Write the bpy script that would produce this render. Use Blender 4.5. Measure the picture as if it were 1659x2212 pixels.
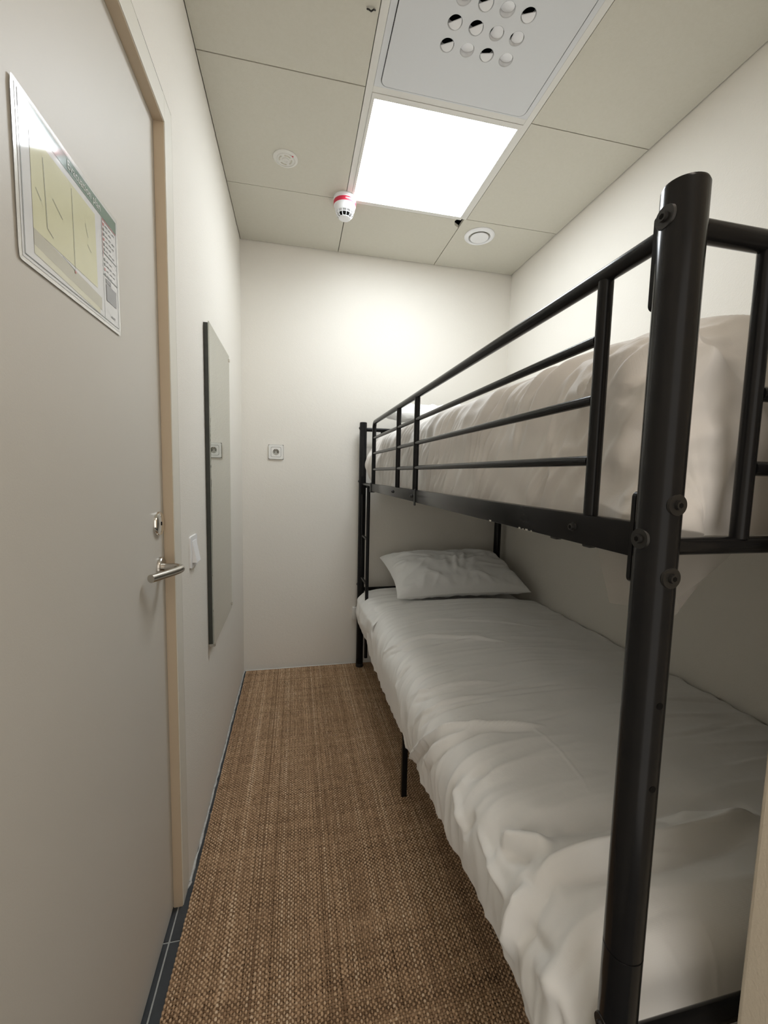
import bpy, bmesh, math, random
import numpy as np
from mathutils import Matrix, Vector
for o in list(bpy.data.objects): bpy.data.objects.remove(o)
random.seed(3)
SC = bpy.context.scene
COL = SC.collection
PI = math.pi
# room dimensions in metres (floor z=0, camera above the origin)
XL, XR, YB, H = -0.312, 1.383, 2.602, 2.5616
XD = -0.337                      # face of the door leaf
XF, YF = 0.53, 0.345             # corner of the front wall beside the bed
YE = -0.75                       # end of the entry behind the camera
# ------------------------------------------------------------------ camera
def look(yaw, pitch, roll):
    c, s = math.cos(yaw), math.sin(yaw)
    Rz = np.array([[c, -s, 0], [s, c, 0], [0, 0, 1]])
    c, s = math.cos(pitch), math.sin(pitch)
    Rx = np.array([[1, 0, 0], [0, c, -s], [0, s, c]])
    B = np.array([[1, 0, 0], [0, 0, -1], [0, 1, 0]])
    c, s = math.cos(roll), math.sin(roll)
    Rr = np.array([[c, -s, 0], [s, c, 0], [0, 0, 1]])
    return Rr @ B @ Rx @ Rz
R = look(0.2126, 0.0909, 0.0219)
cam = bpy.data.cameras.new('camera'); camo = bpy.data.objects.new('camera', cam); COL.objects.link(camo)
M = Matrix.Identity(4)
for i in range(3):
    M[i][0] = R[0][i]; M[i][1] = -R[1][i]; M[i][2] = -R[2][i]
M[0][3], M[1][3], M[2][3] = 0, 0, 1.2455
camo.matrix_world = M
cam.sensor_fit = 'HORIZONTAL'; cam.sensor_width = 36; cam.lens = 890.5 * 36 / 1659; cam.clip_start = 0.02
SC.camera = camo
# ------------------------------------------------------------------ light, exposure
w = bpy.data.worlds.new('world'); SC.world = w; w.use_nodes = True
w.node_tree.nodes['Background'].inputs[0].default_value = (1.0, 0.94, 0.86, 1)
w.node_tree.nodes['Background'].inputs[1].default_value = 0.95  # warm ambient fill, added to reach the room through the open entry
PANEL_W = 11.0
FILL_W = 4.5  # strength of the fill panel added in the entry
vs = SC.view_settings
vs.view_transform = 'Standard'; vs.look = 'None'; vs.gamma = 1; vs.use_curve_mapping = False
vs.exposure = 0.62
# ------------------------------------------------------------------ materials
def mat(name, col, rough=0.6, metal=0.0, spec=0.5, noise=None, bump=None, coat=0.0, sheen=0.0):
    m = bpy.data.materials.new(name); m.use_nodes = True
    nt = m.node_tree; b = nt.nodes['Principled BSDF']
    b.inputs['Base Color'].default_value = (*col, 1); b.inputs['Roughness'].default_value = rough
    b.inputs['Metallic'].default_value = metal; b.inputs['Specular IOR Level'].default_value = spec
    b.inputs['Coat Weight'].default_value = coat; b.inputs['Coat Roughness'].default_value = 0.06
    b.inputs['Sheen Weight'].default_value = sheen
    tc = nt.nodes.new('ShaderNodeTexCoord')
    if noise:   # (scale, amount, second colour)
        n = nt.nodes.new('ShaderNodeTexNoise'); n.inputs['Scale'].default_value = noise[0]; n.inputs['Detail'].default_value = 4
        nt.links.new(tc.outputs['Object'], n.inputs['Vector'])
        mx = nt.nodes.new('ShaderNodeMix'); mx.data_type = 'RGBA'
        mx.inputs['A'].default_value = (*col, 1); mx.inputs['B'].default_value = (*noise[2], 1)
        mr = nt.nodes.new('ShaderNodeMapRange'); mr.inputs['From Min'].default_value = 0.35; mr.inputs['From Max'].default_value = 0.7
        mr.inputs['To Max'].default_value = noise[1]
        nt.links.new(n.outputs['Fac'], mr.inputs['Value']); nt.links.new(mr.outputs['Result'], mx.inputs['Factor'])
        nt.links.new(mx.outputs['Result'], b.inputs['Base Color'])
    if bump:    # list of (scale, strength, distance)
        prev = None
        for sc, st, di in bump:
            n = nt.nodes.new('ShaderNodeTexNoise'); n.inputs['Scale'].default_value = sc; n.inputs['Detail'].default_value = 3
            nt.links.new(tc.outputs['Object'], n.inputs['Vector'])
            bp = nt.nodes.new('ShaderNodeBump'); bp.inputs['Strength'].default_value = st; bp.inputs['Distance'].default_value = di
            nt.links.new(n.outputs['Fac'], bp.inputs['Height'])
            if prev: nt.links.new(prev.outputs['Normal'], bp.inputs['Normal'])
            prev = bp
        nt.links.new(prev.outputs['Normal'], b.inputs['Normal'])
    return m
WALLC = (0.80, 0.765, 0.70)
m_wall = mat('wall_paint', WALLC, 0.7, spec=0.3, noise=(2.5, 0.5, (0.78, 0.745, 0.675)), bump=[(260, 0.35, 0.002), (60, 0.15, 0.003)])
m_wallf = mat('beige_wall_paint', (0.70, 0.62, 0.50), 0.7, spec=0.3, noise=(2.5, 0.5, (0.67, 0.59, 0.47)), bump=[(260, 0.35, 0.002)])
m_ceil = mat("ceiling_tile_paint", (0.62, 0.595, 0.515), 0.85, spec=0.2, noise=(90, 0.5, (0.59, 0.565, 0.48)), bump=[(420, 0.4, 0.0015)])
m_grid = mat('grid_paint', (0.71, 0.695, 0.65), 0.5, bump=[(200, 0.1, 0.001)])
m_door = mat('door_laminate', (0.635, 0.605, 0.55), 0.45, spec=0.4, noise=(3, 0.5, (0.615, 0.585, 0.525)), bump=[(350, 0.12, 0.001)])
m_frame = mat('door_frame_paint', (0.72, 0.69, 0.61), 0.45, bump=[(120, 0.1, 0.001)])
m_reveal = mat('door_seal_beige', (0.58, 0.47, 0.34), 0.55, bump=[(150, 0.1, 0.001)])
m_dark = mat('dark_gap', (0.007, 0.0065, 0.006), 0.9, spec=0.1)
m_black = mat('black_painted_steel', (0.010, 0.010, 0.0105), 0.2, spec=0.17, noise=(30, 0.6, (0.014, 0.013, 0.0125)), bump=[(900, 0.03, 0.0004)])
m_bolt = mat('dark_bolt_steel', (0.032, 0.030, 0.028), 0.38, metal=0.5, noise=(200, 0.5, (0.03, 0.03, 0.03)))
m_cap = mat('black_plastic', (0.012, 0.012, 0.012), 0.55, bump=[(300, 0.1, 0.001)])
m_chip = mat('bare_metal_chip', (0.55, 0.53, 0.48), 0.5, noise=(500, 0.6, (0.3, 0.29, 0.27)))
m_steel = mat('brushed_steel', (0.56, 0.53, 0.48), 0.26, metal=1.0, noise=(60, 0.4, (0.48, 0.45, 0.41)), bump=[(600, 0.05, 0.0005)])
m_chrome = mat('chrome', (0.78, 0.76, 0.72), 0.09, metal=1.0, noise=(40, 0.3, (0.7, 0.68, 0.64)))
m_plastic = mat('white_plastic', (0.78, 0.77, 0.73), 0.35, noise=(20, 0.3, (0.74, 0.73, 0.69)))
m_plastw = mat('bright_white_plastic', (0.84, 0.84, 0.85), 0.35, noise=(20, 0.3, (0.8, 0.8, 0.8)))
m_ventp = mat('vent_steel_white', (0.66, 0.67, 0.68), 0.5, spec=0.4, bump=[(500, 0.08, 0.0008)])
m_red = mat('red_label', (0.62, 0.03, 0.07), 0.4, noise=(50, 0.3, (0.5, 0.02, 0.05)))
m_mirror = mat('mirror_silver', (0.56, 0.58, 0.54), 0.015, metal=1.0, noise=(3, 0.2, (0.54, 0.56, 0.52)))
m_medge = mat('mirror_edge', (0.035, 0.038, 0.03), 0.3, noise=(40, 0.5, (0.06, 0.06, 0.05)))
m_tile = mat('slate_floor_tile', (0.035, 0.040, 0.046), 0.4, noise=(14, 0.7, (0.06, 0.066, 0.072)), bump=[(60, 0.3, 0.002)])
m_grout = mat('pale_grout', (0.42, 0.43, 0.41), 0.9, noise=(60, 0.6, (0.3, 0.3, 0.29)), bump=[(300, 0.4, 0.002)])
m_sealw = mat('white_sealant', (0.62, 0.62, 0.60), 0.6, noise=(70, 0.8, (0.35, 0.34, 0.32)), bump=[(120, 0.4, 0.003)])

def cloth_mat(name, col, col2, weave=900, sheen=0.15):
    m = mat(name, col, 0.75, spec=0.25, sheen=sheen, noise=(4, 0.6, col2))
    nt = m.node_tree; b = nt.nodes['Principled BSDF']
    tc = nt.nodes.new('ShaderNodeTexCoord')
    prev = None
    for d in ('X', 'Y'):
        wv = nt.nodes.new('ShaderNodeTexWave'); wv.bands_direction = d; wv.inputs['Scale'].default_value = weave / 6
        wv.inputs['Distortion'].default_value = 1.0
        nt.links.new(tc.outputs['Object'], wv.inputs['Vector'])
        bp = nt.nodes.new('ShaderNodeBump'); bp.inputs['Strength'].default_value = 0.05; bp.inputs['Distance'].default_value = 0.0008
        nt.links.new(wv.outputs['Fac'], bp.inputs['Height'])
        if prev: nt.links.new(prev.outputs['Normal'], bp.inputs['Normal'])
        prev = bp
    n = nt.nodes.new('ShaderNodeTexNoise'); n.inputs['Scale'].default_value = 26; n.inputs['Detail'].default_value = 5
    nt.links.new(tc.outputs['Object'], n.inputs['Vector'])
    bp = nt.nodes.new('ShaderNodeBump'); bp.inputs['Strength'].default_value = 0.14; bp.inputs['Distance'].default_value = 0.01
    nt.links.new(n.outputs['Fac'], bp.inputs['Height']); nt.links.new(prev.outputs['Normal'], bp.inputs['Normal'])
    nt.links.new(bp.outputs['Normal'], b.inputs['Normal'])
    return m
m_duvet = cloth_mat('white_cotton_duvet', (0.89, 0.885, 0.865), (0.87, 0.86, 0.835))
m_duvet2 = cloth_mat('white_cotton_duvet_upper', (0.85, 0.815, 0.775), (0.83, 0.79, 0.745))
m_sheet = cloth_mat('white_sheet', (0.86, 0.855, 0.83), (0.83, 0.82, 0.80))
m_pillow = cloth_mat('white_pillowcase', (0.91, 0.915, 0.905), (0.89, 0.895, 0.885))
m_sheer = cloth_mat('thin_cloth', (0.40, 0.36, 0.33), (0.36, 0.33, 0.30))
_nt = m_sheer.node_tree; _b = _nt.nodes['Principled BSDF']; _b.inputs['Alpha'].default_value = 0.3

def emis(name, col, s):
    m = bpy.data.materials.new(name); m.use_nodes = True; nt = m.node_tree
    b = nt.nodes['Principled BSDF']; b.inputs['Base Color'].default_value = (0.9, 0.9, 0.9, 1); b.inputs['Roughness'].default_value = 0.4
    b.inputs['Emission Color'].default_value = (*col, 1); b.inputs['Emission Strength'].default_value = s
    return m
m_led = emis('led_diffuser', (0.89, 0.95, 1.0), PANEL_W)
m_fill_led = emis('led_diffuser_entry', (1.0, 0.89, 0.80), FILL_W)  # glowing face of the added entry fill panel

# ------------------------------------------------------------------ helpers
def wloc(o):
    v = Vector((0, 0, 0))
    while o is not None:
        v += o.location; o = o.parent
    return v
def tag(o, label=None, cat=None, group=None, kind=None):
    if label: o['label'] = label
    if cat: o['category'] = cat
    if group: o['group'] = group
    if kind: o['kind'] = kind
    return o
def thing(name, loc, label, cat, group=None):
    o = bpy.data.objects.new(name, None); COL.objects.link(o); o.location = loc; o.empty_display_size = 0.05
    return tag(o, label, cat, group)
class MB:
    def __init__(s): s.b = bmesh.new()
    def box(s, lo, hi, bev=0.0, seg=2):
        lo, hi = Vector(lo), Vector(hi)
        r = bmesh.ops.create_cube(s.b, size=1.0, matrix=Matrix.Translation((lo + hi) / 2) @ Matrix.Diagonal((*(hi - lo), 1)))
        if bev:
            es = list({e for v in r['verts'] for e in v.link_edges})
            bmesh.ops.bevel(s.b, geom=es, offset=bev, segments=seg, affect='EDGES', profile=0.5)
        return s
    def cyl(s, p0, p1, r, r2=None, n=16, cap=True):
        p0, p1 = Vector(p0), Vector(p1); d = p1 - p0
        q = d.to_track_quat('Z', 'Y').to_matrix().to_4x4()
        bmesh.ops.create_cone(s.b, cap_ends=cap, segments=n, radius1=r, radius2=r if r2 is None else r2, depth=d.length,
                              matrix=Matrix.Translation((p0 + p1) / 2) @ q)
        return s
    def tube(s, pts, r, n=10, rx=None):
        pts = [Vector(p) for p in pts]; rings = []
        up = None
        for i, p in enumerate(pts):
            t = (pts[min(i + 1, len(pts) - 1)] - pts[max(i - 1, 0)]).normalized()
            if up is None:
                up = Vector((0, 0, 1)) if abs(t.z) < 0.9 else Vector((0, 1, 0))
            a = t.cross(up).normalized(); up = a.cross(t).normalized()
            rr = r[i] if isinstance(r, (list, tuple)) else r
            rings.append([s.b.verts.new(p + a * (rr * math.cos(2 * PI * k / n)) + up * ((rx or rr) * math.sin(2 * PI * k / n))) for k in range(n)])
        for i in range(len(rings) - 1):
            for k in range(n):
                s.b.faces.new((rings[i][k], rings[i][(k + 1) % n], rings[i + 1][(k + 1) % n], rings[i + 1][k]))
        s.b.faces.new(rings[0][::-1]); s.b.faces.new(rings[-1])
        return s
    def lathe(s, c, prof, n=32, axis='Z'):
        c = Vector(c); rings = []
        for r, h in prof:
            ring = []
            for k in range(n):
                a = 2 * PI * k / n; x, y = r * math.cos(a), r * math.sin(a)
                p = {'Z': (x, y, h), 'X': (h, x, y), 'Y': (x, h, y)}[axis]
                ring.append(s.b.verts.new(c + Vector(p)))
            rings.append(ring)
        for i in range(len(rings) - 1):
            for k in range(n):
                s.b.faces.new((rings[i][k], rings[i][(k + 1) % n], rings[i + 1][(k + 1) % n], rings[i + 1][k]))
        for e, rg in ((0, rings[0]), (-1, rings[-1])):
            if prof[e][0] > 1e-5: s.b.faces.new(rg)
        return s
    def prism(s, poly, z0, z1, plane='XY'):
        def P(u, v, w): return {'XY': (u, v, w), 'YZ': (w, u, v), 'XZ': (u, w, v)}[plane]
        a = [s.b.verts.new(P(u, v, z0)) for u, v in poly]; b = [s.b.verts.new(P(u, v, z1)) for u, v in poly]
        n = len(poly)
        s.b.faces.new(a[::-1]); s.b.faces.new(b)
        for i in range(n): s.b.faces.new((a[i], a[(i + 1) % n], b[(i + 1) % n], b[i]))
        return s
    def build(s, name, m, parent=None, smooth=None):
        bmesh.ops.remove_doubles(s.b, verts=s.b.verts, dist=1e-6)
        bmesh.ops.recalc_face_normals(s.b, faces=s.b.faces)
        me = bpy.data.meshes.new(name)
        if parent: bmesh.ops.translate(s.b, verts=s.b.verts, vec=-wloc(parent))
        s.b.to_mesh(me); s.b.free(); me.materials.append(m)
        if smooth:
            me.polygons.foreach_set('use_smooth', [True] * len(me.polygons))
            me.set_sharp_from_angle(angle=math.radians(smooth))
        o = bpy.data.objects.new(name, me); COL.objects.link(o); o.parent = parent
        return o
def grid_obj(name, P, m, parent=None, wrapu=False):
    """P: (nv, nu, 3) array of world points"""
    nv, nu, _ = P.shape
    me = bpy.data.meshes.new(name)
    idx = np.arange(nv * nu).reshape(nv, nu)
    if wrapu: idx = np.concatenate([idx, idx[:, :1]], 1)
    q = np.stack([idx[:-1, :-1], idx[:-1, 1:], idx[1:, 1:], idx[1:, :-1]], -1).reshape(-1, 4)
    off = np.array(wloc(parent)) if parent else np.zeros(3)
    me.vertices.add(nv * nu); me.vertices.foreach_set('co', (P - off).reshape(-1).astype(np.float32))
    me.loops.add(q.size); me.loops.foreach_set('vertex_index', q.reshape(-1).astype(np.int32))
    me.polygons.add(len(q)); me.polygons.foreach_set('loop_start', np.arange(0, q.size, 4, dtype=np.int32))
    me.polygons.foreach_set('use_smooth', np.ones(len(q), bool))
    me.update(calc_edges=True); me.materials.append(m)
    o = bpy.data.objects.new(name, me); COL.objects.link(o); o.parent = parent
    return o
def struct(o, name=None): o['kind'] = 'structure'; return o

def _h(ix, iy, seed):
    n = np.sin(ix * 127.1 + iy * 311.7 + seed * 74.7) * 43758.5453
    return (n - np.floor(n)) * 2 * PI
def pn(x, y, seed=0):
    x, y = np.broadcast_arrays(np.asarray(x, float), np.asarray(y, float))
    ix, iy = np.floor(x), np.floor(y); fx, fy = x - ix, y - iy
    u, v = fx * fx * fx * (fx * (fx * 6 - 15) + 10), fy * fy * fy * (fy * (fy * 6 - 15) + 10)
    def g(dx, dy):
        a = _h(ix + dx, iy + dy, seed); return np.cos(a) * (fx - dx) + np.sin(a) * (fy - dy)
    return ((g(0, 0) * (1 - u) + g(1, 0) * u) * (1 - v) + (g(0, 1) * (1 - u) + g(1, 1) * u) * v) * 1.5
def ridge(x, y, seed=0):            # sharp crests, flat valleys
    return np.maximum(0, 1 - 3.2 * np.abs(pn(x, y, seed))) ** 1.3
def polyd(U, V, pts):
    best = np.full(U.shape, 1e9); tpar = np.zeros(U.shape)
    n = len(pts) - 1
    for i in range(n):
        (ax, ay), (bx, by) = pts[i], pts[i + 1]
        dx, dy = bx - ax, by - ay; L2 = dx * dx + dy * dy + 1e-12
        t = np.clip(((U - ax) * dx + (V - ay) * dy) / L2, 0, 1)
        sd = ((U - ax) * dy - (V - ay) * dx) / math.sqrt(L2)
        d = np.hypot(U - ax - t * dx, V - ay - t * dy)
        msk = d < np.abs(best); best = np.where(msk, np.where(sd < 0, -d, d), best); tpar = np.where(msk, (i + t) / n, tpar)
    return best, tpar
def displace(P, disp):
    du = np.gradient(P, axis=1); dv = np.gradient(P, axis=0)
    N = np.cross(du, dv); N /= np.linalg.norm(N, axis=2, keepdims=True) + 1e-12
    return P + N * disp[..., None]
def interp_curve(t, keys):
    """smooth interpolation of key rows (t, a, b...)"""
    k = np.array(keys, float); out = []
    tt = np.linspace(k[0, 0], k[-1, 0], 400)
    for c in range(1, k.shape[1]):
        y = np.interp(tt, k[:, 0], k[:, c]); 
        for _ in range(3): y[6:-6] = np.convolve(y, np.ones(13) / 13, 'same')[6:-6]
        out.append(np.interp(t, tt, y))
    return out

# ================================================================== the room shell
# floor: grout bed with slate tiles
fl = struct(MB().box((XL - 0.25, YE - 0.1, -0.06), (XR + 0.1, YB + 0.1, -0.0025)).build('floor', m_grout))
xs = [XL - 0.24, -0.3245, 0.0955, 0.5155, 0.9355, 1.3555, XR + 0.09]
ys = [-0.62, -0.195, 0.23, 0.655, 1.0755, 1.4975, 1.92, 2.345, YB + 0.09]
ys = [YE - 0.09] + ys
for i in range(len(xs) - 1):
    for j in range(len(ys) - 1):
        if xs[i + 1] - xs[i] < 0.04: continue
        MB().box((xs[i] + 0.0022, ys[j] + 0.0022, -0.008), (xs[i + 1] - 0.0022, ys[j + 1] - 0.0022, 0.0), 0.001, 1).build('tile', m_tile, fl)
# left wall with the door opening
Y1D, Y0D, HD = 1.168, 0.318, 2.082
wl = MB()
T = 0.12
wl.box((XL - T, 1.231, 0), (XL, YB + 0.1, H + 0.15))
wl.box((XL - T, Y0D - 0.063, HD + 0.063), (XL, 1.231, H + 0.15))
wl.box((XL - T, YE, 0), (XL, Y0D - 0.063, H + 0.15))
wl.box((XL - T - 0.03, Y0D - 0.1, 0), (XL - T, 1.25, HD + 0.1))
struct(wl.build('wall_left', m_wall))
struct(MB().box((XL - T, YB, 0), (XR + 0.1, YB + 0.12, H + 0.15)).build('wall_back', m_wall))
struct(MB().box((XR, YE, 0), (XR + 0.12, YB, H + 0.15)).build('wall_right', m_wall))
struct(MB().box((XF, YE, 0), (XR, YF, H + 0.0), 0.006, 3).build('wall_front', m_wallf))
# entry left open, end wall omitted, to let in added world fill light
# door: leaf, frame, hardware
dr = bpy.data.objects.new('door_1', None); COL.objects.link(dr); dr.location = (XD, 0.75, 0); struct(dr)
MB().box((XD - 0.04, Y0D + 0.002, 0.006), (XD, Y1D - 0.0025, HD + 0.0), 0.0008, 1).build('door_leaf', m_door, dr)
f = MB()
FY = 1.2275
f.box((XL - 0.1, Y1D, 0), (XL + 0.001, FY, HD + 0.0595), 0.0012, 2)
f.box((XL - 0.1, Y0D - 0.0595, 0), (XL + 0.001, Y0D, HD + 0.0595), 0.0012, 2)
f.box((XL - 0.1, Y0D, HD), (XL + 0.001, Y1D, HD + 0.0595), 0.0012, 2)
f.build('door_frame', m_frame, dr)
g = MB()
g.box((XD + 0.0005, Y1D - 0.0022, 0), (XL - 0.0012, Y1D - 0.0002, HD))
g.box((XD + 0.0005, Y0D, HD - 0.0022), (XL - 0.0012, Y1D, HD - 0.0002))
tag(g.build('reveal_strip', m_reveal, dr), 'beige strip lining the door reveal')
MB().box((XL - 0.02, FY + 0.0002, 0), (XL - 0.0004, FY + 0.0033, HD + 0.06)).build('frame_joint', m_dark, dr)
lk = MB().lathe((XD, 1.118, 1.111), [(0.0305, 0), (0.0305, 0.004), (0.0285, 0.0075), (0.010, 0.0095), (0.0, 0.0095)], 36, 'X').build('lock_rose', m_chrome, dr, 40)
MB().box((XD + 0.009, 1.1165, 1.1065), (XD + 0.0108, 1.1195, 1.1155)).build('key_slot', m_dark, lk)
for dz in (-0.019, 0.019):
    MB().cyl((XD + 0.006, 1.118, 1.111 + dz), (XD + 0.0088, 1.118, 1.111 + dz), 0.0028, n=10).build('screw', m_steel, lk, 40)
rs = MB().lathe((XD, 1.127, 0.998), [(0.0265, 0), (0.0265, 0.006), (0.0245, 0.0085), (0.0, 0.0085)], 36, 'X').build('lever_rose', m_steel, dr, 40)
pts = [(XD + 0.004, 1.127, 0.998), (XD + 0.018, 1.127, 0.998), (XD + 0.030, 1.1268, 0.998), (XD + 0.040, 1.1245, 0.998), (XD + 0.048, 1.119, 0.998),
       (XD + 0.0535, 1.111, 0.998), (XD + 0.0555, 1.102, 0.998), (XD + 0.0545, 1.092, 0.998), (XD + 0.050, 1.078, 0.998), (XD + 0.043, 1.061, 0.998), (XD + 0.034, 1.042, 0.998), (XD + 0.025, 1.024, 0.998), (XD + 0.017, 1.006, 0.998)]
MB().tube(pts, 0.0096, 18).build('door_lever', m_steel, dr, 50)
# sealant line along the foot of the left wall and the jamb
def wavy(p0, p1, r, n, amp):
    p0, p1 = Vector(p0), Vector(p1); out = []
    for i in range(n + 1):
        p = p0.lerp(p1, i / n); out.append((p.x + random.uniform(-amp, amp), p.y, p.z + random.uniform(-amp, amp) * 0.4))
    return out
t1 = MB().tube(wavy((XL + 0.003, 1.235, 0.002), (XL + 0.003, YB - 0.005, 0.002), 0.004, 60, 0.0015), [random.uniform(0.0025, 0.0055) for _ in range(61)], 6)
t1.tube(wavy((XD + 0.004, 1.172, 0.002), (XL + 0.006, 1.235, 0.002), 0.004, 8, 0.001), 0.004, 6)
struct(t1.build('trim_1', m_sealw, None, 60))
struct(MB().tube(wavy((XL + 0.01, YB - 0.003, 0.002), (XR - 0.01, YB - 0.003, 0.002), 0.003, 40, 0.001), 0.003, 6).build('trim_2', m_grid, None, 60))
# ceiling: dark void, tiles, longitudinal bars, wall angles
XA, XB2, Y1, Y2 = 0.2446, 0.8446, 1.5193, 2.1193
ce = struct(MB().box((XL - T, YE, H + 0.06), (XR + 0.1, YB + 0.1, H + 0.15)).build('ceiling', m_dark))
ybars = [YE, -0.2807, 0.3193, 0.9193, Y1, Y2, YB]
cols = [(XL, XA - 0.0125), (XA + 0.0125, XB2 - 0.0125), (XB2 + 0.0125, XR)]
for ci, (xa, xb) in enumerate(cols):
    for j in range(6):
        ya, yb = ybars[j], ybars[j + 1]
        if ci == 1 and j in (3, 4): continue            # vent and lamp sit in these cells
        if ci == 1 and j == 1: continue                 # added fill panel of the entry
        if j == 5: xa, xb = {0: (XL, XA + 0.001), 1: (XA + 0.001, XB2 + 0.001), 2: (XB2 + 0.001, XR)}[ci]
        a, b, c, d = xa + 0.002, xb - 0.002, ya + 0.0018, yb - 0.0018
        if ci == 2: b = xb - 0.0045
        if ci == 0: a = xa + 0.003
        if j == 5: d = yb - 0.0045
        poly = [(a, c), (b, c), (b, d), (a, d)]
        if ci == 1 and j == 5:
            poly = [(a, c + 0.012), (b - 0.034, c + 0.012), (b - 0.040, c + 0.026), (b - 0.026, c + 0.058), (b, c + 0.074), (b, d), (a, d)]
        if ci == 0 and j == 5:
            poly = [(a, c), (b - 0.055, c), (b - 0.04, c + 0.014), (b, c + 0.02), (b, d), (a, d)]
        zz = random.uniform(0, 0.0008)
        MB().prism(poly, H + zz, H + 0.015).build('tile', m_ceil, ce)
for x in (XA, XB2):
    MB().box((x - 0.012, YE, H - 0.0005), (x + 0.012, Y2 + 0.001, H + 0.03), 0.0006, 1).build('grid_bar', m_grid, ce)
for y in ybars[1:-1]:
    MB().box((XA + 0.012, y - 0.012, H - 0.0003), (XB2 - 0.012, y + 0.012, H + 0.03), 0.0006, 1).build('grid_bar', m_grid, ce)
struct(MB().box((XL, YE, H - 0.004), (XL + 0.022, 1.2, H - 0.0008)).build('trim_3', m_grid))

# ================================================================== ceiling fittings
lp = thing('ceiling_light', (0.5446, 1.8193, H), 'square glowing white LED panel light set in the ceiling grid', 'ceiling light')
def frame_ring(mb, x0, x1, y0, y1, ix0, ix1, iy0, iy1, z0, z1):
    mb.box((x0, y0, z0), (ix0, y1, z1)); mb.box((ix1, y0, z0), (x1, y1, z1))
    mb.box((ix0, y0, z0), (ix1, iy0, z1)); mb.box((ix0, iy1, z0), (ix1, y1, z1))
frame_ring(fr := MB(), XA + 0.0125, XB2 - 0.0125, Y1 + 0.0125, Y2 - 0.0125, XA + 0.024, XB2 - 0.024, Y1 + 0.034, Y2 - 0.014, H - 0.002, H + 0.012)
fr.build('light_frame', m_grid, lp)
dfz = MB(); dfz.box((XA + 0.023, Y1 + 0.033, H + 0.0005), (XB2 - 0.023, Y2 - 0.013, H + 0.004)); dfz.build('diffuser', m_led, lp)
fill_lp = thing('ceiling_light', (0.5446, 0.02, H), 'LED panel light in the entry ceiling behind the camera', 'ceiling light')  # unseen panel, added to brighten the near bed and door
frame_ring(fr := MB(), XA + 0.0125, XF - 0.004, -0.268, 0.307, XA + 0.024, XF - 0.02, -0.25, 0.29, H - 0.002, H + 0.012)
fr.build('light_frame', m_grid, fill_lp)
MB().box((XA + 0.023, -0.251, H + 0.0005), (XF - 0.019, 0.291, H + 0.004)).build('diffuser', m_fill_led, fill_lp)

def rrect(x0, x1, y0, y1, r, n=6):
    out = []
    for cx, cy, a0 in ((x1 - r, y1 - r, 0), (x0 + r, y1 - r, 90), (x0 + r, y0 + r, 180), (x1 - r, y0 + r, 270)):
        for k in range(n + 1):
            a = math.radians(a0 + 90 * k / n); out.append((cx + r * math.cos(a), cy + r * math.sin(a)))
    return out
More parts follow.
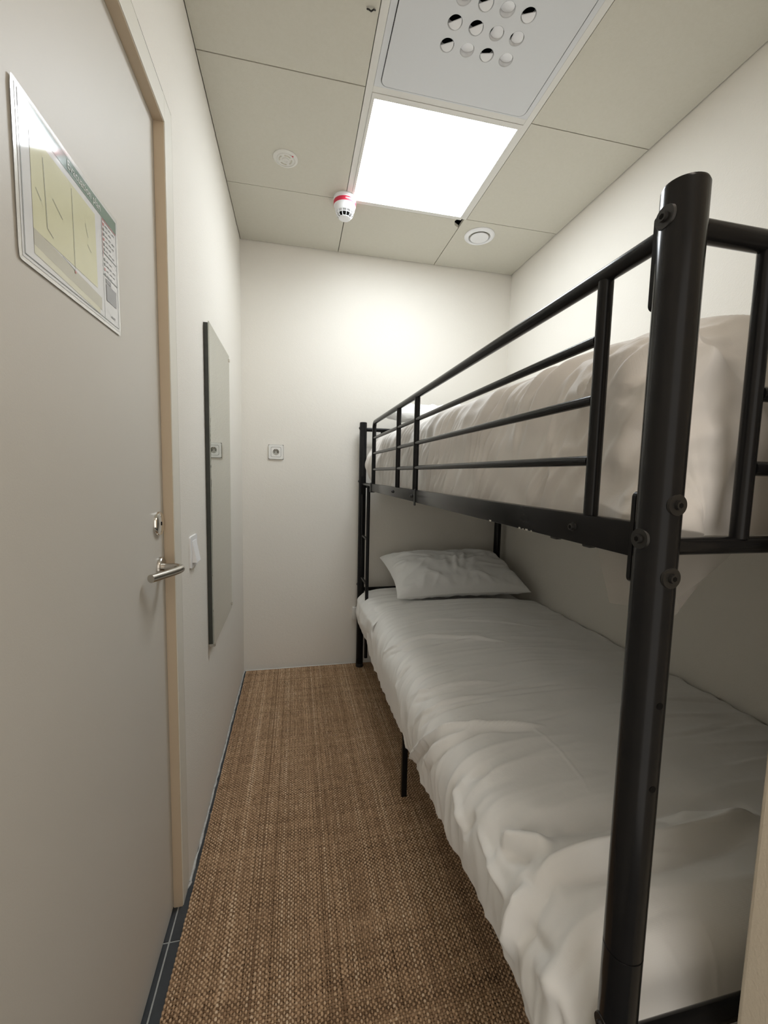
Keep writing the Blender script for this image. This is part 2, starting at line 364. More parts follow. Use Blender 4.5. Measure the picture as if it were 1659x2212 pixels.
# swirl vent with 16 eyeball nozzles
VX, VY, PH = 0.549, 1.2235, 0.0655
vt = thing('air_vent', (VX, VY, H), 'square grey-white ceiling air diffuser plate with round nozzles beside the light panel', 'vent')
fr = MB(); _o = rrect(XA + 0.0125, XB2 - 0.0125, 0.9318, Y1 - 0.0125, 0.001); _i = rrect(XA + 0.0320, XB2 - 0.0300, 0.948, Y1 - 0.0170, 0.0245)
_v = [[fr.b.verts.new((x, y, z)) for x, y in pl] for pl, z in ((_o, H + 0.008), (_o, H - 0.001), (_i, H - 0.001), (_i, H + 0.010))]
for A_, B_ in zip(_v[:-1], _v[1:]):
    for k in range(len(_o)): fr.b.faces.new((A_[k], A_[(k + 1) % len(_o)], B_[(k + 1) % len(_o)], B_[k]))
fr.build('vent_frame', m_ventp, vt)
def plate_with_holes():
    b = bmesh.new(); n = 24; rh = 0.0215; zb = H - 0.004
    x0, y0 = VX - 2 * PH, VY - 2 * PH
    def ring(cx, cy, r, z): return [b.verts.new((cx + r * math.cos(2 * PI * k / n), cy + r * math.sin(2 * PI * k / n), z)) for k in range(n)]
    for i in range(4):
        for j in range(4):
            cx, cy = x0 + (i + .5) * PH, y0 + (j + .5) * PH
            sq = []
            for k in range(n):
                a = 2 * PI * k / n; c, s = math.cos(a), math.sin(a); m = max(abs(c), abs(s))
                sq.append(b.verts.new((cx + c / m * PH / 2, cy + s / m * PH / 2, zb)))
            h0 = ring(cx, cy, rh + 0.0012, zb); h1 = ring(cx, cy, rh, zb + 0.0012); h2 = ring(cx, cy, rh, zb + 0.006)
            for A, B in ((sq, h0), (h0, h1), (h1, h2)):
                for k in range(n): b.faces.new((A[k], A[(k + 1) % n], B[(k + 1) % n], B[k]))
    bmesh.ops.remove_doubles(b, verts=b.verts, dist=1e-5)
    bd = [e for e in b.edges if e.is_boundary and all(abs(v.co.z - zb) < 1e-6 for v in e.verts)]
    # outer rounded rectangle joined to the hole field
    inner = sorted({v for e in bd for v in e.verts}, key=lambda v: math.atan2(v.co.y - VY, v.co.x - VX))
    X0, X1, YY0, YY1 = XA + 0.0350, XB2 - 0.0340, 0.951, Y1 - 0.0215
    rr = 0.022
    def outer(a):
        c, s = math.cos(a), math.sin(a)
        t = min(((X1 - VX) if c > 0 else (VX - X0)) / max(abs(c), 1e-9), ((YY1 - VY) if s > 0 else (VY - YY0)) / max(abs(s), 1e-9))
        x, y = VX + c * t, VY + s * t
        for sx, cx in ((1, X1 - rr), (-1, X0 + rr)):
            for sy, cy in ((1, YY1 - rr), (-1, YY0 + rr)):
                if (x - cx) * sx > 0 and (y - cy) * sy > 0:
                    d = math.hypot(x - cx, y - cy)
                    # march along the ray to the corner arc
                    lo, hi = 0.0, t
                    for _ in range(30):
                        mid = (lo + hi) / 2; px, py = VX + c * mid, VY + s * mid
                        if (px - cx) * sx > 0 and (py - cy) * sy > 0 and math.hypot(px - cx, py - cy) > rr: hi = mid
                        else: lo = mid
                    return VX + c * lo, VY + s * lo
        return x, y
    angs = [math.atan2(v.co.y - VY, v.co.x - VX) for v in inner]
    o1, o2 = [], []
    for a in angs:
        x, y = outer(a); o1.append(b.verts.new((x, y, zb))); o2.append(b.verts.new((x, y, zb + 0.008)))
    # extra fidelity at corners: dense in-between vertices
    N = len(inner)
    for k in range(N):
        k2 = (k + 1) % N
        a0, a1 = angs[k], angs[k2] + (2 * PI if k2 == 0 else 0)
        mids = []
        m = max(1, int((a1 - a0) / 0.012))
        for q in range(1, m):
            x, y = outer((a0 + (a1 - a0) * q / m + PI) % (2 * PI) - PI); mids.append((b.verts.new((x, y, zb)), b.verts.new((x, y, zb + 0.008))))
        b.faces.new([inner[k]] + [o1[k]] + [p[0] for p in mids] + [o1[k2], inner[k2]])
        chain = [(o1[k], o2[k])] + mids + [(o1[k2], o2[k2])]
        for q in range(len(chain) - 1): b.faces.new((chain[q][0], chain[q][1], chain[q + 1][1], chain[q + 1][0]))
    return b
mb = MB(); mb.b.free(); mb.b = plate_with_holes(); mb.build('vent_plate', m_ventp, vt, 30)
MB().box((XA + 0.03, 0.947, H + 0.045), (XB2 - 0.03, Y1 - 0.016, H + 0.05)).build('vent_duct', m_dark, vt)
def nozzle(cx, cy, kind, ang):
    n = 24; mb = MB(); b = mb.b; z = H - 0.0035; r = 0.0208
    # short sleeve
    a = [b.verts.new((cx + r * math.cos(2 * PI * k / n), cy + r * math.sin(2 * PI * k / n), z + 0.001)) for k in range(n)]
    c = [b.verts.new((cx + r * .96 * math.cos(2 * PI * k / n), cy + r * .96 * math.sin(2 * PI * k / n), z + 0.022)) for k in range(n)]
    for k in range(n): b.faces.new((a[k], a[(k + 1) % n], c[(k + 1) % n], c[k]))
    # tilted flap: part of a disc
    ca, sa = math.cos(ang), math.sin(ang)
    vs_ = []
    lim = {'open': 0.05, 'closed': -1.0, 'part': -0.55}[kind]
    tilt = {'open': 0.35, 'closed': 0.28, 'part': 0.3}[kind]
    base = {'open': 0.006, 'closed': 0.0085, 'part': 0.008}[kind]
    m = 36; pts = []
    for k in range(m + 1):
        t = 2 * PI * k / m; u, v = math.cos(t), math.sin(t)
        u = max(u, lim); pts.append((u, v))
    seen = []
    for u, v in pts[:-1]:
        if not seen or abs(seen[-1][0] - u) + abs(seen[-1][1] - v) > 1e-4: seen.append((u, v))
    rr = r * 0.95
    lo = [b.verts.new((cx + rr * (u * ca - v * sa), cy + rr * (u * sa + v * ca), z + base - tilt * rr * u)) for u, v in seen]
    hi = [b.verts.new((p.co.x, p.co.y, p.co.z + 0.002)) for p in lo]
    b.faces.new(lo); b.faces.new(hi[::-1])
    for k in range(len(lo)): b.faces.new((lo[k], lo[(k + 1) % len(lo)], hi[(k + 1) % len(lo)], hi[k]))
    mb.build('nozzle', m_plastw, vt, 30)
kinds = {(0, 3): ('open', 60), (1, 3): ('closed', -60), (2, 3): ('open', 75), (3, 3): ('closed', -45),
         (0, 2): ('open', 55), (1, 2): ('open', 55), (2, 2): ('part', 10), (3, 2): ('part', 0),
         (0, 1): ('closed', -50), (1, 1): ('open', 60), (2, 1): ('closed', -60), (3, 1): ('open', 65),
         (0, 0): ('open', 30), (1, 0): ('closed', 20), (2, 0): ('open', 80), (3, 0): ('closed', 90)}
for (i, j), (kd, an) in kinds.items():
    nozzle(VX - 1.5 * PH + i * PH, VY - 1.5 * PH + j * PH, kd, math.radians(an))
# round exhaust valve
ev = thing('exhaust_valve', (0.985, 2.237, H), 'round white exhaust air valve in the far right ceiling tile', 'vent')
MB().lathe((0.985, 2.237, H), [(0.082, 0.004), (0.082, -0.003), (0.078, -0.0075), (0.066, -0.011), (0.060, -0.0095), (0.056, -0.003), (0.056, 0.012), (0.0, 0.012)], 48).build('valve_ring', m_plastw, ev, 40)
MB().lathe((0.985, 2.237, H), [(0.0, 0.010), (0.012, 0.010), (0.012, -0.006), (0.046, -0.006), (0.050, -0.010), (0.048, -0.0135), (0.02, -0.016), (0.0, -0.0165)], 48).build('valve_disc', m_plastw, ev, 40)
# flat round ceiling sensor
sx, sy = -0.044, 1.915
sn = thing('ceiling_sensor', (sx, sy, H), 'flat round cream ceiling sensor in the left tile row', 'ceiling sensor')
MB().lathe((sx, sy, H), [(0.051, 0.002), (0.051, -0.0025), (0.0485, -0.005), (0.041, -0.0065), (0.040, -0.004), (0.036, -0.004), (0.034, -0.007), (0.0, -0.0075)], 40).build('sensor_body', m_grid, sn, 40)
for k in range(4):
    a = math.radians(20 + 90 * k)
    mm = MB(); pts = [(sx + 0.025 * math.cos(a + t), sy + 0.025 * math.sin(a + t), H - 0.0075) for t in np.linspace(-0.5, 0.5, 8)]
    mm.tube(pts, 0.0028, 8).build('ridge', m_ceil, sn, 40)
MB().lathe((sx, sy, H), [(0.014, -0.007), (0.014, -0.010), (0.009, -0.0115), (0.007, -0.009), (0.0, -0.009)], 24).build('lens', m_grid, sn, 40)
MB().cyl((sx + 0.030, sy - 0.026, H - 0.008), (sx + 0.030, sy - 0.026, H - 0.005), 0.003, n=10).build('indicator', m_red, sn)
# smoke detector
dx, dy = 0.229, 2.108
sd = thing('smoke_detector', (dx, dy, H), 'white smoke detector with a red band hanging at the corner of the light panel', 'smoke detector')
MB().lathe((dx, dy, H), [(0.054, -0.0005), (0.054, -0.010), (0.051, -0.012), (0.051, -0.019), (0.0, -0.019)], 40).build('detector_base', m_plastw, sd, 40)
MB().lathe((dx, dy, H), [(0.050, -0.019), (0.053, -0.021), (0.053, -0.038), (0.050, -0.041), (0.0475, -0.055), (0.043, -0.066), (0.036, -0.068), (0.0, -0.068)], 40).build('detector_body', m_plastw, sd, 40)
bd = MB().lathe((dx, dy, H), [(0.0535, -0.0185), (0.0538, -0.0195), (0.0538, -0.0365), (0.0535, -0.0375)], 48)
bd = bd.build('red_band', m_red, sd, 40)
for k in range(8):
    a = math.radians(-92 + k * 4.2)
    c, s = math.cos(a), math.sin(a); r0 = 0.0541
    mm = MB(); p = Vector((dx + c * r0, dy + s * r0, H - 0.0275)); t = Vector((-s, c, 0)); u = Vector((0, 0, 1)); w_ = 0.0012; hh = 0.0024 + 0.0006 * (k % 3)
    vv = [mm.b.verts.new(p + t * i_ * w_ + u * j_ * hh) for i_, j_ in ((-1, -1), (1, -1), (1, 1), (-1, 1))]
    mm.b.faces.new(vv); mm.build('band_mark', m_plastw, bd)
MB().lathe((dx, dy, H), [(0.026, -0.066), (0.026, -0.088), (0.0, -0.088)], 24).build('detector_core', m_dark, sd, 40)
cg = MB()
for k in range(12):
    a = 2 * PI * k / 12 + 0.1; c, s = math.cos(a), math.sin(a)
    cg.tube([(dx + c * r_, dy + s * r_, H + z_) for r_, z_ in ((0.041, -0.066), (0.0385, -0.076), (0.033, -0.086), (0.026, -0.091))], 0.0016, 6)
for r_, z_ in ((0.0385, -0.0765), (0.027, -0.0905)):
    ring = [(dx + r_ * math.cos(2 * PI * k / 32), dy + r_ * math.sin(2 * PI * k / 32), H + z_) for k in range(33)]
    cg.tube(ring, 0.0016, 6)
cg.build('detector_cage', m_plastw, sd, 40)
MB().lathe((dx, dy, H), [(0.027, -0.089), (0.026, -0.0925), (0.018, -0.096), (0.0, -0.0965)], 32).build('detector_cap', m_plastw, sd, 40)
# small bent hook in the tile seam near the vent
hk = MB().tube([(0.196, 1.283, H - 0.001), (0.200, 1.278, H - 0.006), (0.207, 1.280, H - 0.0075), (0.214, 1.276, H - 0.005), (0.219, 1.281, H - 0.001)], 0.0022, 8)
tag(hk.build('ceiling_hook', m_bolt, None, 40), 'tiny dark metal hook in the ceiling tile beside the vent', 'hook')

# ================================================================== left wall items
mi = thing('wall_mirror', (XL, 1.785, 0.60), 'tall narrow frameless mirror with dark edge on the left wall', 'mirror')
my0, my1, mz0, mz1 = 1.566, 2.010, 0.603, 1.758
MB().box((XL + 0.0005, my0 + 0.004, mz0 + 0.004), (-0.2965, my1 - 0.004, mz1 - 0.004)).build('backing', m_medge, mi)
MB().box((-0.2964, my0, mz0), (-0.2925, my1, mz1), 0.0012, 2).build('mirror_glass', m_mirror, mi)
for y, z in ((my0 + 0.012, mz0), (my1 - 0.004, mz0 + 0.02), (my1 - 0.004, mz1 - 0.02)):
    MB().box((XL + 0.0005, y - 0.006, z - 0.007), (-0.2895, y + 0.006, z + 0.005), 0.001, 1).build('mirror_clip', m_steel, mi)
sw = thing('light_switch', (XL, 1.365, 0.995), 'white rocker light switch recessed in the wall between door and mirror', 'switch')
b_ = MB(); frame = rrect(1.318, 1.400, 0.948, 1.045, 0.006)
b_.prism(frame, XL, XL + 0.005, 'YZ').build('switch_plate', m_plastw, sw, 30)
MB().prism([(XL + 0.004, 0.964), (XL + 0.018, 0.964), (XL + 0.0065, 1.030), (XL + 0.004, 1.030)], 1.334, 1.384, 'XZ').build('rocker', m_plastw, sw)
# plug socket on the back wall
ox, oz = -0.1155, 1.366
so = thing('wall_socket', (ox, YB, oz), 'white square power socket on the back wall near the mirror', 'socket')
def ringplate(mb, out, inn, y0, y1):
    b = mb.b; n = len(out)
    A = [b.verts.new((u, y0, v)) for u, v in out]; B = [b.verts.new((u, y1, v)) for u, v in out]
    C = [b.verts.new((u, y1, v)) for u, v in inn]; D = [b.verts.new((u, y0, v)) for u, v in inn]
    for k in range(n):
        j = (k + 1) % n
        for P, Q in ((A, B), (B, C), (C, D)): b.faces.new((P[k], P[j], Q[j], Q[k]))
def circ(r, n): 
    out = []
    for k in range(n): a = 2 * PI * (k + .5) / n - 0 ; out.append((ox + r * math.cos(a), oz + r * math.sin(a)))
    return out
rp = MB(); ringplate(rp, rrect(ox - .0425, ox + .0425, oz - .0425, oz + .0425, .007), rrect(ox - .030, ox + .030, oz - .030, oz + .030, .009), YB, YB - 0.009)
rp.build('socket_frame', m_plastic, so, 30)
MB().box((ox - .0438, YB - 0.0004, oz - .0438), (ox + .0438, YB - 0.0001, oz + .0438)).build('socket_backing', m_medge, so)  # dark rim standing in for the socket's shadow on the wall
ip = MB(); n_ = 28; ringplate(ip, rrect(ox - .0285, ox + .0285, oz - .0285, oz + .0285, .008), circ(0.0185, 28), YB - 0.0003, YB - 0.0085)
ip.build('socket_insert', m_plastic, so, 30)
wlm = MB(); b = wlm.b
A = [b.verts.new((u, YB - .0085, v)) for u, v in circ(0.0185, 28)]; B = [b.verts.new((u, YB - .0005, v)) for u, v in circ(0.0182, 28)]
for k in range(28): b.faces.new((A[k], A[(k + 1) % 28], B[(k + 1) % 28], B[k]))
b.faces.new(B); wlm.build('socket_well', mat('socket_grey', (0.42, 0.41, 0.36), 0.5, noise=(60, 0.4, (0.36, 0.35, 0.31))), so, 30)  # well coloured darker than the plate to carry its recess shade
for dx_ in (-0.0095, 0.0095): MB().cyl((ox + dx_, YB - 0.0012, oz), (ox + dx_, YB - 0.0006, oz), 0.0028, n=12).build('pin_hole', m_dark, so)
for dz_ in (-0.016, 0.016): MB().box((ox - 0.003, YB - 0.007, oz + dz_ - 0.0015), (ox + 0.003, YB - 0.001, oz + dz_ + 0.0015)).build('earth_clip', m_steel, so)
# small cable box low on the back wall behind the bed post
cb = thing('cable_box', (0.392, YB, 0.345), 'small white box low on the back wall behind the bed post', 'wall box')
MB().box((0.362, YB - 0.022, 0.30), (0.43, YB, 0.385), 0.006, 3).build('box_cover', m_plastic, cb, 40)
# cracks and marks on the wall above the door frame
cr = MB()
for (y0, z0, y1, z1) in ((1.19, 2.141, 1.205, 2.141), (1.00, 2.1425, 1.16, 2.1422)):
    cr.box((XL - 0.0006, y0, z0), (XL + 0.0003, y1, z0 + 0.0014))
struct(cr.build('trim_4', m_dark))

# ---- evacuation notice on the door
def pmat(n, c, r=0.5): 
    return mat(n, c, r, coat=1.0, noise=(30, 0.25, tuple(x * 0.9 for x in c)), bump=[(9, 0.10, 0.01)])
PY0, PY1, PZ0, PZ1 = 0.620, 0.926, 1.503, 1.716
ev_ = thing('door_notice', (XD + 0.001, (PY0 + PY1) / 2, (PZ0 + PZ1) / 2), 'laminated evacuation plan sheet stuck on the door', 'notice')
m_lam = mat('laminate_edge', (0.74, 0.74, 0.70), 0.25, coat=1.0, noise=(20, 0.3, (0.7, 0.7, 0.66)), bump=[(9, 0.12, 0.01)])
m_paper = pmat('notice_paper', (0.66, 0.66, 0.66)); m_green = pmat('notice_green', (0.035, 0.12, 0.05))
m_yellow = pmat('notice_yellow', (0.62, 0.60, 0.34)); m_tan = pmat('notice_tan', (0.44, 0.41, 0.30)); m_yel2 = pmat('notice_pale_yellow', (0.62, 0.60, 0.42))
m_ink = pmat('notice_ink', (0.09, 0.11, 0.10)); m_grey = pmat('notice_grey', (0.14, 0.14, 0.155)); m_rink = pmat('notice_red', (0.55, 0.12, 0.12)); m_wink = pmat('notice_white', (0.75, 0.77, 0.74))
def wave(y, z):      # gentle curl of the sheet away from the door
    u, v = (y - PY0) / (PY1 - PY0), (z - PZ0) / (PZ1 - PZ0)
    return 0.0022 + 0.0006 * math.sin(4 * u + 2.2 * v) * v
def sheet(name, y0, y1, z0, z1, lift, m, rad=0.0, parent=ev_, nx=None, shear=None):
    nx = nx or max(2, int((y1 - y0) / 0.012)); nz = max(2, int((z1 - z0) / 0.012))
    ys_ = np.linspace(y0, y1, nx); zs_ = np.linspace(z0, z1, nz); P = np.zeros((nz, nx, 3))
    for a, z in enumerate(zs_):
        for b2, y in enumerate(ys_):
            yy, zz = y, z
            if rad:
                cy, cz = min(max(y, y0 + rad), y1 - rad), min(max(z, z0 + rad), z1 - rad)
                d = math.hypot(y - cy, z - cz)
                if d > rad: yy, zz = cy + (y - cy) * rad / d, cz + (z - cz) * rad / d
            if shear: zz = zz + shear(yy) 
            P[a, b2] = (XD + wave(yy, zz) + lift, yy, zz)
    return grid_obj(name, P, m, parent)
def line(name, pts, wd, lift, m, parent=ev_):
    mm = MB()
    for (ya, za), (yb, zb) in zip(pts[:-1], pts[1:]):
        n = max(1, int(math.hypot(yb - ya, zb - za) / 0.012)); dy_, dz_ = yb - ya, zb - za; L_ = math.hypot(dy_, dz_); py, pz = -dz_ / L_ * wd / 2, dy_ / L_ * wd / 2
        for k in range(n):
            q = []
            for t, s_ in ((k / n, 1), (k / n, -1), ((k + 1) / n, -1), ((k + 1) / n, 1)):
                y, z = ya + dy_ * t + py * s_, za + dz_ * t + pz * s_; q.append(mm.b.verts.new((XD + wave(y, z) + lift, y, z)))
            mm.b.faces.new(q)
    return mm.build(name, m, parent)
sheet('laminate', PY0, PY1, PZ0, PZ1, 0, m_lam, 0.006, nx=60)
sheet('paper', PY0 + .007, PY1 - .005, PZ0 + .006, PZ1 - .0055, .0004, m_paper)
sheet('header', PY0 + .012, PY1 - .010, PZ1 - .030, PZ1 - .0085, .0007, m_green)
line('border', [(PY0 + .012, PZ1 - .009), (PY0 + .012, PZ0 + .011), (PY1 - .010, PZ0 + .011), (PY1 - .010, PZ1 - .009)], .0012, .0009, m_ink)
sheet('plan_area', .652, .832, 1.555, 1.675, .0007, m_yellow)
sheet('plan_corridor', .652, .846, 1.535, 1.556, .0008, m_tan, shear=lambda y: -.06 * (y - .652))
sheet('plan_lower_area', .652, .838, 1.524, 1.536, .0007, m_yel2, shear=lambda y: -.05 * (y - .652))
for pts in ([(.680, 1.66), (.684, 1.572), (.698, 1.566)], [(.755, 1.668), (.756, 1.548)], [(.795, 1.64), (.803, 1.622)], [(.72, 1.553), (.756, 1.549)], [(.70, 1.62), (.725, 1.606)], [(.66, 1.61), (.672, 1.60)], [(.80, 1.61), (.812, 1.603)]):
    line('plan_line', pts, .0009, .0011, m_ink)
sheet('position_mark', .7545, .7585, 1.545, 1.549, .0013, m_rink)
line('legend_border', [(.857, PZ0 + .011), (.857, 1.687)], .001, .0009, m_ink)
line('legend_red_rule', [(.858, 1.684), (PY1 - .011, 1.684)], .0014, .0010, m_rink)
line('legend_red_rule', [(.859, 1.683), (.859, 1.62)], .0012, .0010, m_rink)
for z in (1.628, 1.590): line('legend_rule', [(.858, z), (PY1 - .011, z)], .0016, .0009, m_ink)
for k in range(11):
    z = 1.677 - k * 0.0085
    if k == 6: continue
    sheet('legend_symbol', .8615, .8665, z - .0025, z + .002, .0010, m_ink if k % 3 else m_rink)
    for q in range(3):
        y = .870 + q * .0135
        if q == 2 and k % 3 == 1: continue
        sheet('legend_text', y, y + .0105 - .002 * ((k + q) % 2), z - .0008, z + .0008, .0010, m_grey, nx=2)
sheet('legend_photo', .866, .908, 1.548, 1.577, .0010, m_grey)
sheet('legend_photo', .866, .886, 1.579, 1.586, .0010, m_grey)
sheet('legend_text', .884, .900, 1.524, 1.527, .0010, m_grey)
def text(body, size, y, z, lift, m, parent):
    cu = bpy.data.curves.new('txt', 'FONT'); cu.body = body; cu.size = size; cu.extrude = 0; cu.resolution_u = 2
    to = bpy.data.objects.new('txt', cu); COL.objects.link(to)
    bpy.context.view_layer.update()
    me = bpy.data.meshes.new_from_object(to.evaluated_get(bpy.context.evaluated_depsgraph_get()))
    bpy.data.objects.remove(to)
    off = wloc(parent)
    for v in me.vertices:
        yy, zz = y + v.co.x, z + v.co.y
        v.co = Vector((XD + wave(yy, zz) + lift, yy, zz)) - off
    me.materials.clear(); me.materials.append(m)
    o = bpy.data.objects.new('header_text', me); COL.objects.link(o); o.parent = parent
    return o
text('Evacuation plan', 0.0175, .745, 1.6915, .0012, m_wink, ev_)

# ================================================================== bunk bed
BX0, BX1, BY0, BY1 = 0.405, 1.330, 0.392, 2.528
bed = thing('bunk_bed', (0.87, 1.46, 0), 'black tubular metal bunk bed with guard rail and ladder along the right wall', 'bunk bed')
PR = 0.0225
def post(x, y, seam):
    prof = [(PR * .94, 0.013), (PR, 0.016)]
    if seam: prof += [(PR, 0.660), (PR - 0.0012, 0.6605), (PR - 0.0012, 0.662), (PR, 0.6625)]
    prof += [(PR, 1.5545), (PR - 0.0015, 1.558), (PR - 0.006, 1.5595), (0, 1.5598)]
    p = MB().lathe((x, y, 0), prof, 40).build('post', m_black, bed, 35)
    MB().lathe((x, y, 0), [(PR + .001, .0135), (PR + .001, 0.035), (PR, 0.036), (0, 0.036)], 28).build('foot_cap', m_cap, p, 35)
    return p
posts = {}
for x in (BX0, BX1):
    for y in (BY0, BY1): posts[(x, y)] = post(x, y, True)
def bolt(parent, p, d, wr=0.0125, hr=0.0055):
    p = Vector(p); d = Vector(d).normalized()
    p = p - d * (0.0016 if wr > .01 else 0)
    ws = MB().cyl(p, p + d * 0.0026, wr, wr * .93, 28)
    ws.cyl(p + d * 0.002, p + d * 0.0062, hr, hr * .9, 18); ws = ws.build('bolt', m_bolt, parent, 35)
    MB().cyl(p + d * 0.0055, p + d * 0.0064, hr * .55, n=6).build('hex_socket', m_dark, ws)
np_ = posts[(BX0, BY0)]
e = 0.0005
for z in (1.524, 1.179, 0.552): bolt(np_, (BX0 - PR + e, BY0 + 0.001, z), (-1, 0, 0))
for z in (1.219, 1.138): bolt(np_, (BX0 + 0.001, BY0 - PR + e, z), (0, -1, 0))
for x_ in (BX0,):
    for z in (1.524, 1.20, 0.552): bolt(posts[(x_, BY1)], (x_ - PR + e, BY1, z), (-1, 0, 0))
for z in (0.889, 0.99): MB().cyl((BX0 + .0, BY0 - PR - .0003, z), (BX0 + .0, BY0 - PR + .002, z), 0.0042, n=16).build('bolt_hole', m_dark, np_)
# side beams
def beam(x, z0, z1, y0, y1, s):
    o = MB(); o.box((x - 0.006, y0, z0), (x + 0.012, y1, z1), 0.0025, 2)
    return o.build('side_beam', m_black, bed, 35)
b1 = beam(0.4, 1.1535, 1.1955, BY0 + PR + .003, 1.340, 0); b2 = beam(0.4005, 1.1545, 1.195, 1.340, 2.185, 0)
MB().box((0.392, 1.3335, 1.143), (0.3965, 1.3465, 1.199), 0.001, 1).build('joint_bracket', m_cap, b1)
MB().box((0.392, 2.168, 1.148), (0.416, 2.200, 1.199), 0.002, 1).build('joint_bracket', m_cap, b2)
MB().tube([(0.407, 2.18, 1.185), (0.407, BY1 - PR + .002, 1.185)], 0.0095, 12).build('side_rail', m_black, bed, 40)
for x, y, z in ((0.394, 0.522, 1.176), (0.394, 1.353 + .02, 1.173), (0.394, 1.658, 1.176)):
    bolt(b1 if y < 1.34 else b2, (x, y, z), (-1, 0, 0), 0.0065, 0.0052)
for y in (0.575, 0.50): MB().box((0.398, y - .008, 1.150), (0.41, y + .008, 1.1545), 0.0015, 1).build('slat_clip', m_cap, b1)
for y, w2, h2 in ((0.782, .008, .003), (0.668, .005, .0028), (0.656, .003, .002), (0.645, .007, .0026), (0.630, .003, .002)):
    tag(MB().box((0.3934, y - w2 / 2, 1.1538), (0.3942, y + w2 / 2, 1.1538 + h2)).build('paint_chip', m_chip, b1), 'bare pale paint chip')
for y in (BY0 + PR, BY1 - PR):
    s_ = 1 if y < 1 else -1
    y2 = y + s_ * 0.0045
    MB().prism(rrect(BX0 - 0.012, BX0 + 0.016, 1.122, 1.232, 0.007), min(y - s_ * .001, y2), max(y - s_ * .001, y2), 'XZ').build('end_plate', m_black, bed, 30)
MB().box((BX1 - 0.006, BY0 + PR, 1.154), (BX1 + 0.012, BY1 - PR, 1.1945), 0.0025, 2).build('side_beam', m_black, bed, 35)
for x in (BX0 - .004, BX1 - .004):
    MB().box((x, BY0 + PR, 0.332), (x + 0.018, BY1 - PR, 0.372), 0.0025, 2).build('side_beam', m_black, bed, 35)
# guard rail with rounded far corner
def arc_rail(x, y0, yc, z, r, zb):
    pts = [(x, y0, z), (x, yc - r, z)]
    for k in range(1, 9):
        a = PI / 2 * k / 8; pts.append((x, yc - r + r * math.sin(a), z - r + r * math.cos(a)))
    pts.append((x, yc, zb)); return pts
GX = 0.4055
MB().tube(arc_rail(GX, BY0 + PR + .003, 2.165, 1.517, 0.035, 1.155), 0.0108, 14).build('guard_rail_top', m_black, bed, 45)
MB().prism(rrect(GX - 0.011, GX + 0.011, 1.438, 1.541, 0.006), BY0 + PR - .001, BY0 + PR + .0045, 'XZ').build('end_plate', m_black, bed, 30)
for y in (0.503, 1.377, 1.632):
    MB().tube([(GX, y, 1.190), (GX, y, 1.509)], 0.0098, 14).build('guard_post', m_black, bed, 45)
for z in (1.435, 1.355, 1.271):
    for ya, yb in ((0.512, 1.368), (1.386, 1.623), (1.641, 2.156)):
        MB().tube([(GX, ya, z), (GX, yb, z)], 0.0073, 12).build('guard_rail', m_black, bed, 45)
# wall-side guard
MB().tube([(BX1, BY0 + PR, 1.517), (BX1, BY1 - PR, 1.517)], 0.0108, 12).build('guard_rail_top', m_black, bed, 45)
# end frames
def end_frame(y):
    MB().tube([(BX0 + PR - .001, y, 1.516), (BX1 - PR + .001, y, 1.516)], 0.0118, 14).build('end_rail', m_black, bed, 45)
    MB().tube([(BX0 + PR - .001, y, 1.170), (BX1 - PR + .001, y, 1.170)], 0.0105, 14).build('end_rail', m_black, bed, 45)
    MB().tube([(BX0 + PR - .001, y, 0.519), (BX1 - PR + .001, y, 0.519)], 0.0118, 14).build('end_rail', m_black, bed, 45)
    xs2 = (0.523, 0.8675, 1.212)
    for x in xs2: MB().tube([(x, y, 1.178), (x, y, 1.508)], 0.0095, 14).build('end_post', m_black, bed, 45)
    for z in (1.434, 1.349, 1.262):
        for xa, xb in zip(xs2[:-1], xs2[1:]):
            MB().tube([(xa + .008, y, z), (xb - .008, y, z)], 0.0088, 12).build('end_bar', m_black, bed, 45)
end_frame(BY0); end_frame(BY1)
# ladder at the far end of the aisle side
LX = 0.4075
ld = MB().tube([(LX, 2.315, 0.165), (LX, 2.315, 1.178)], 0.0102, 12).build('ladder_rail', m_black, bed, 45)
for z in (0.868, 0.603, 0.318):
    MB().tube([(LX, 2.322, z), (LX - .002, BY1 - PR + .002, z)], 0.0085, 12).build('rung', m_black, bed, 45)
# middle leg
for x in (0.411, BX1):
    MB().box((x - 0.0105, 1.424, 0.012), (x + 0.0105, 1.445, 0.345), 0.002, 2).build('leg', m_black, bed, 35)
MB().tube([(0.42, 1.4345, 0.206), (BX1 - .008, 1.4345, 0.206)], 0.0085, 12).build('leg_brace', m_black, bed, 45)
# slats of both bunks
for z in (1.180, 0.358):
    for k in range(11):
        y = BY0 + 0.12 + k * 0.19
        MB().tube([(BX0 + .005, y, z), (BX1 - .003, y, z)], 0.0075, 8).build('slat', m_black, bed, 45)

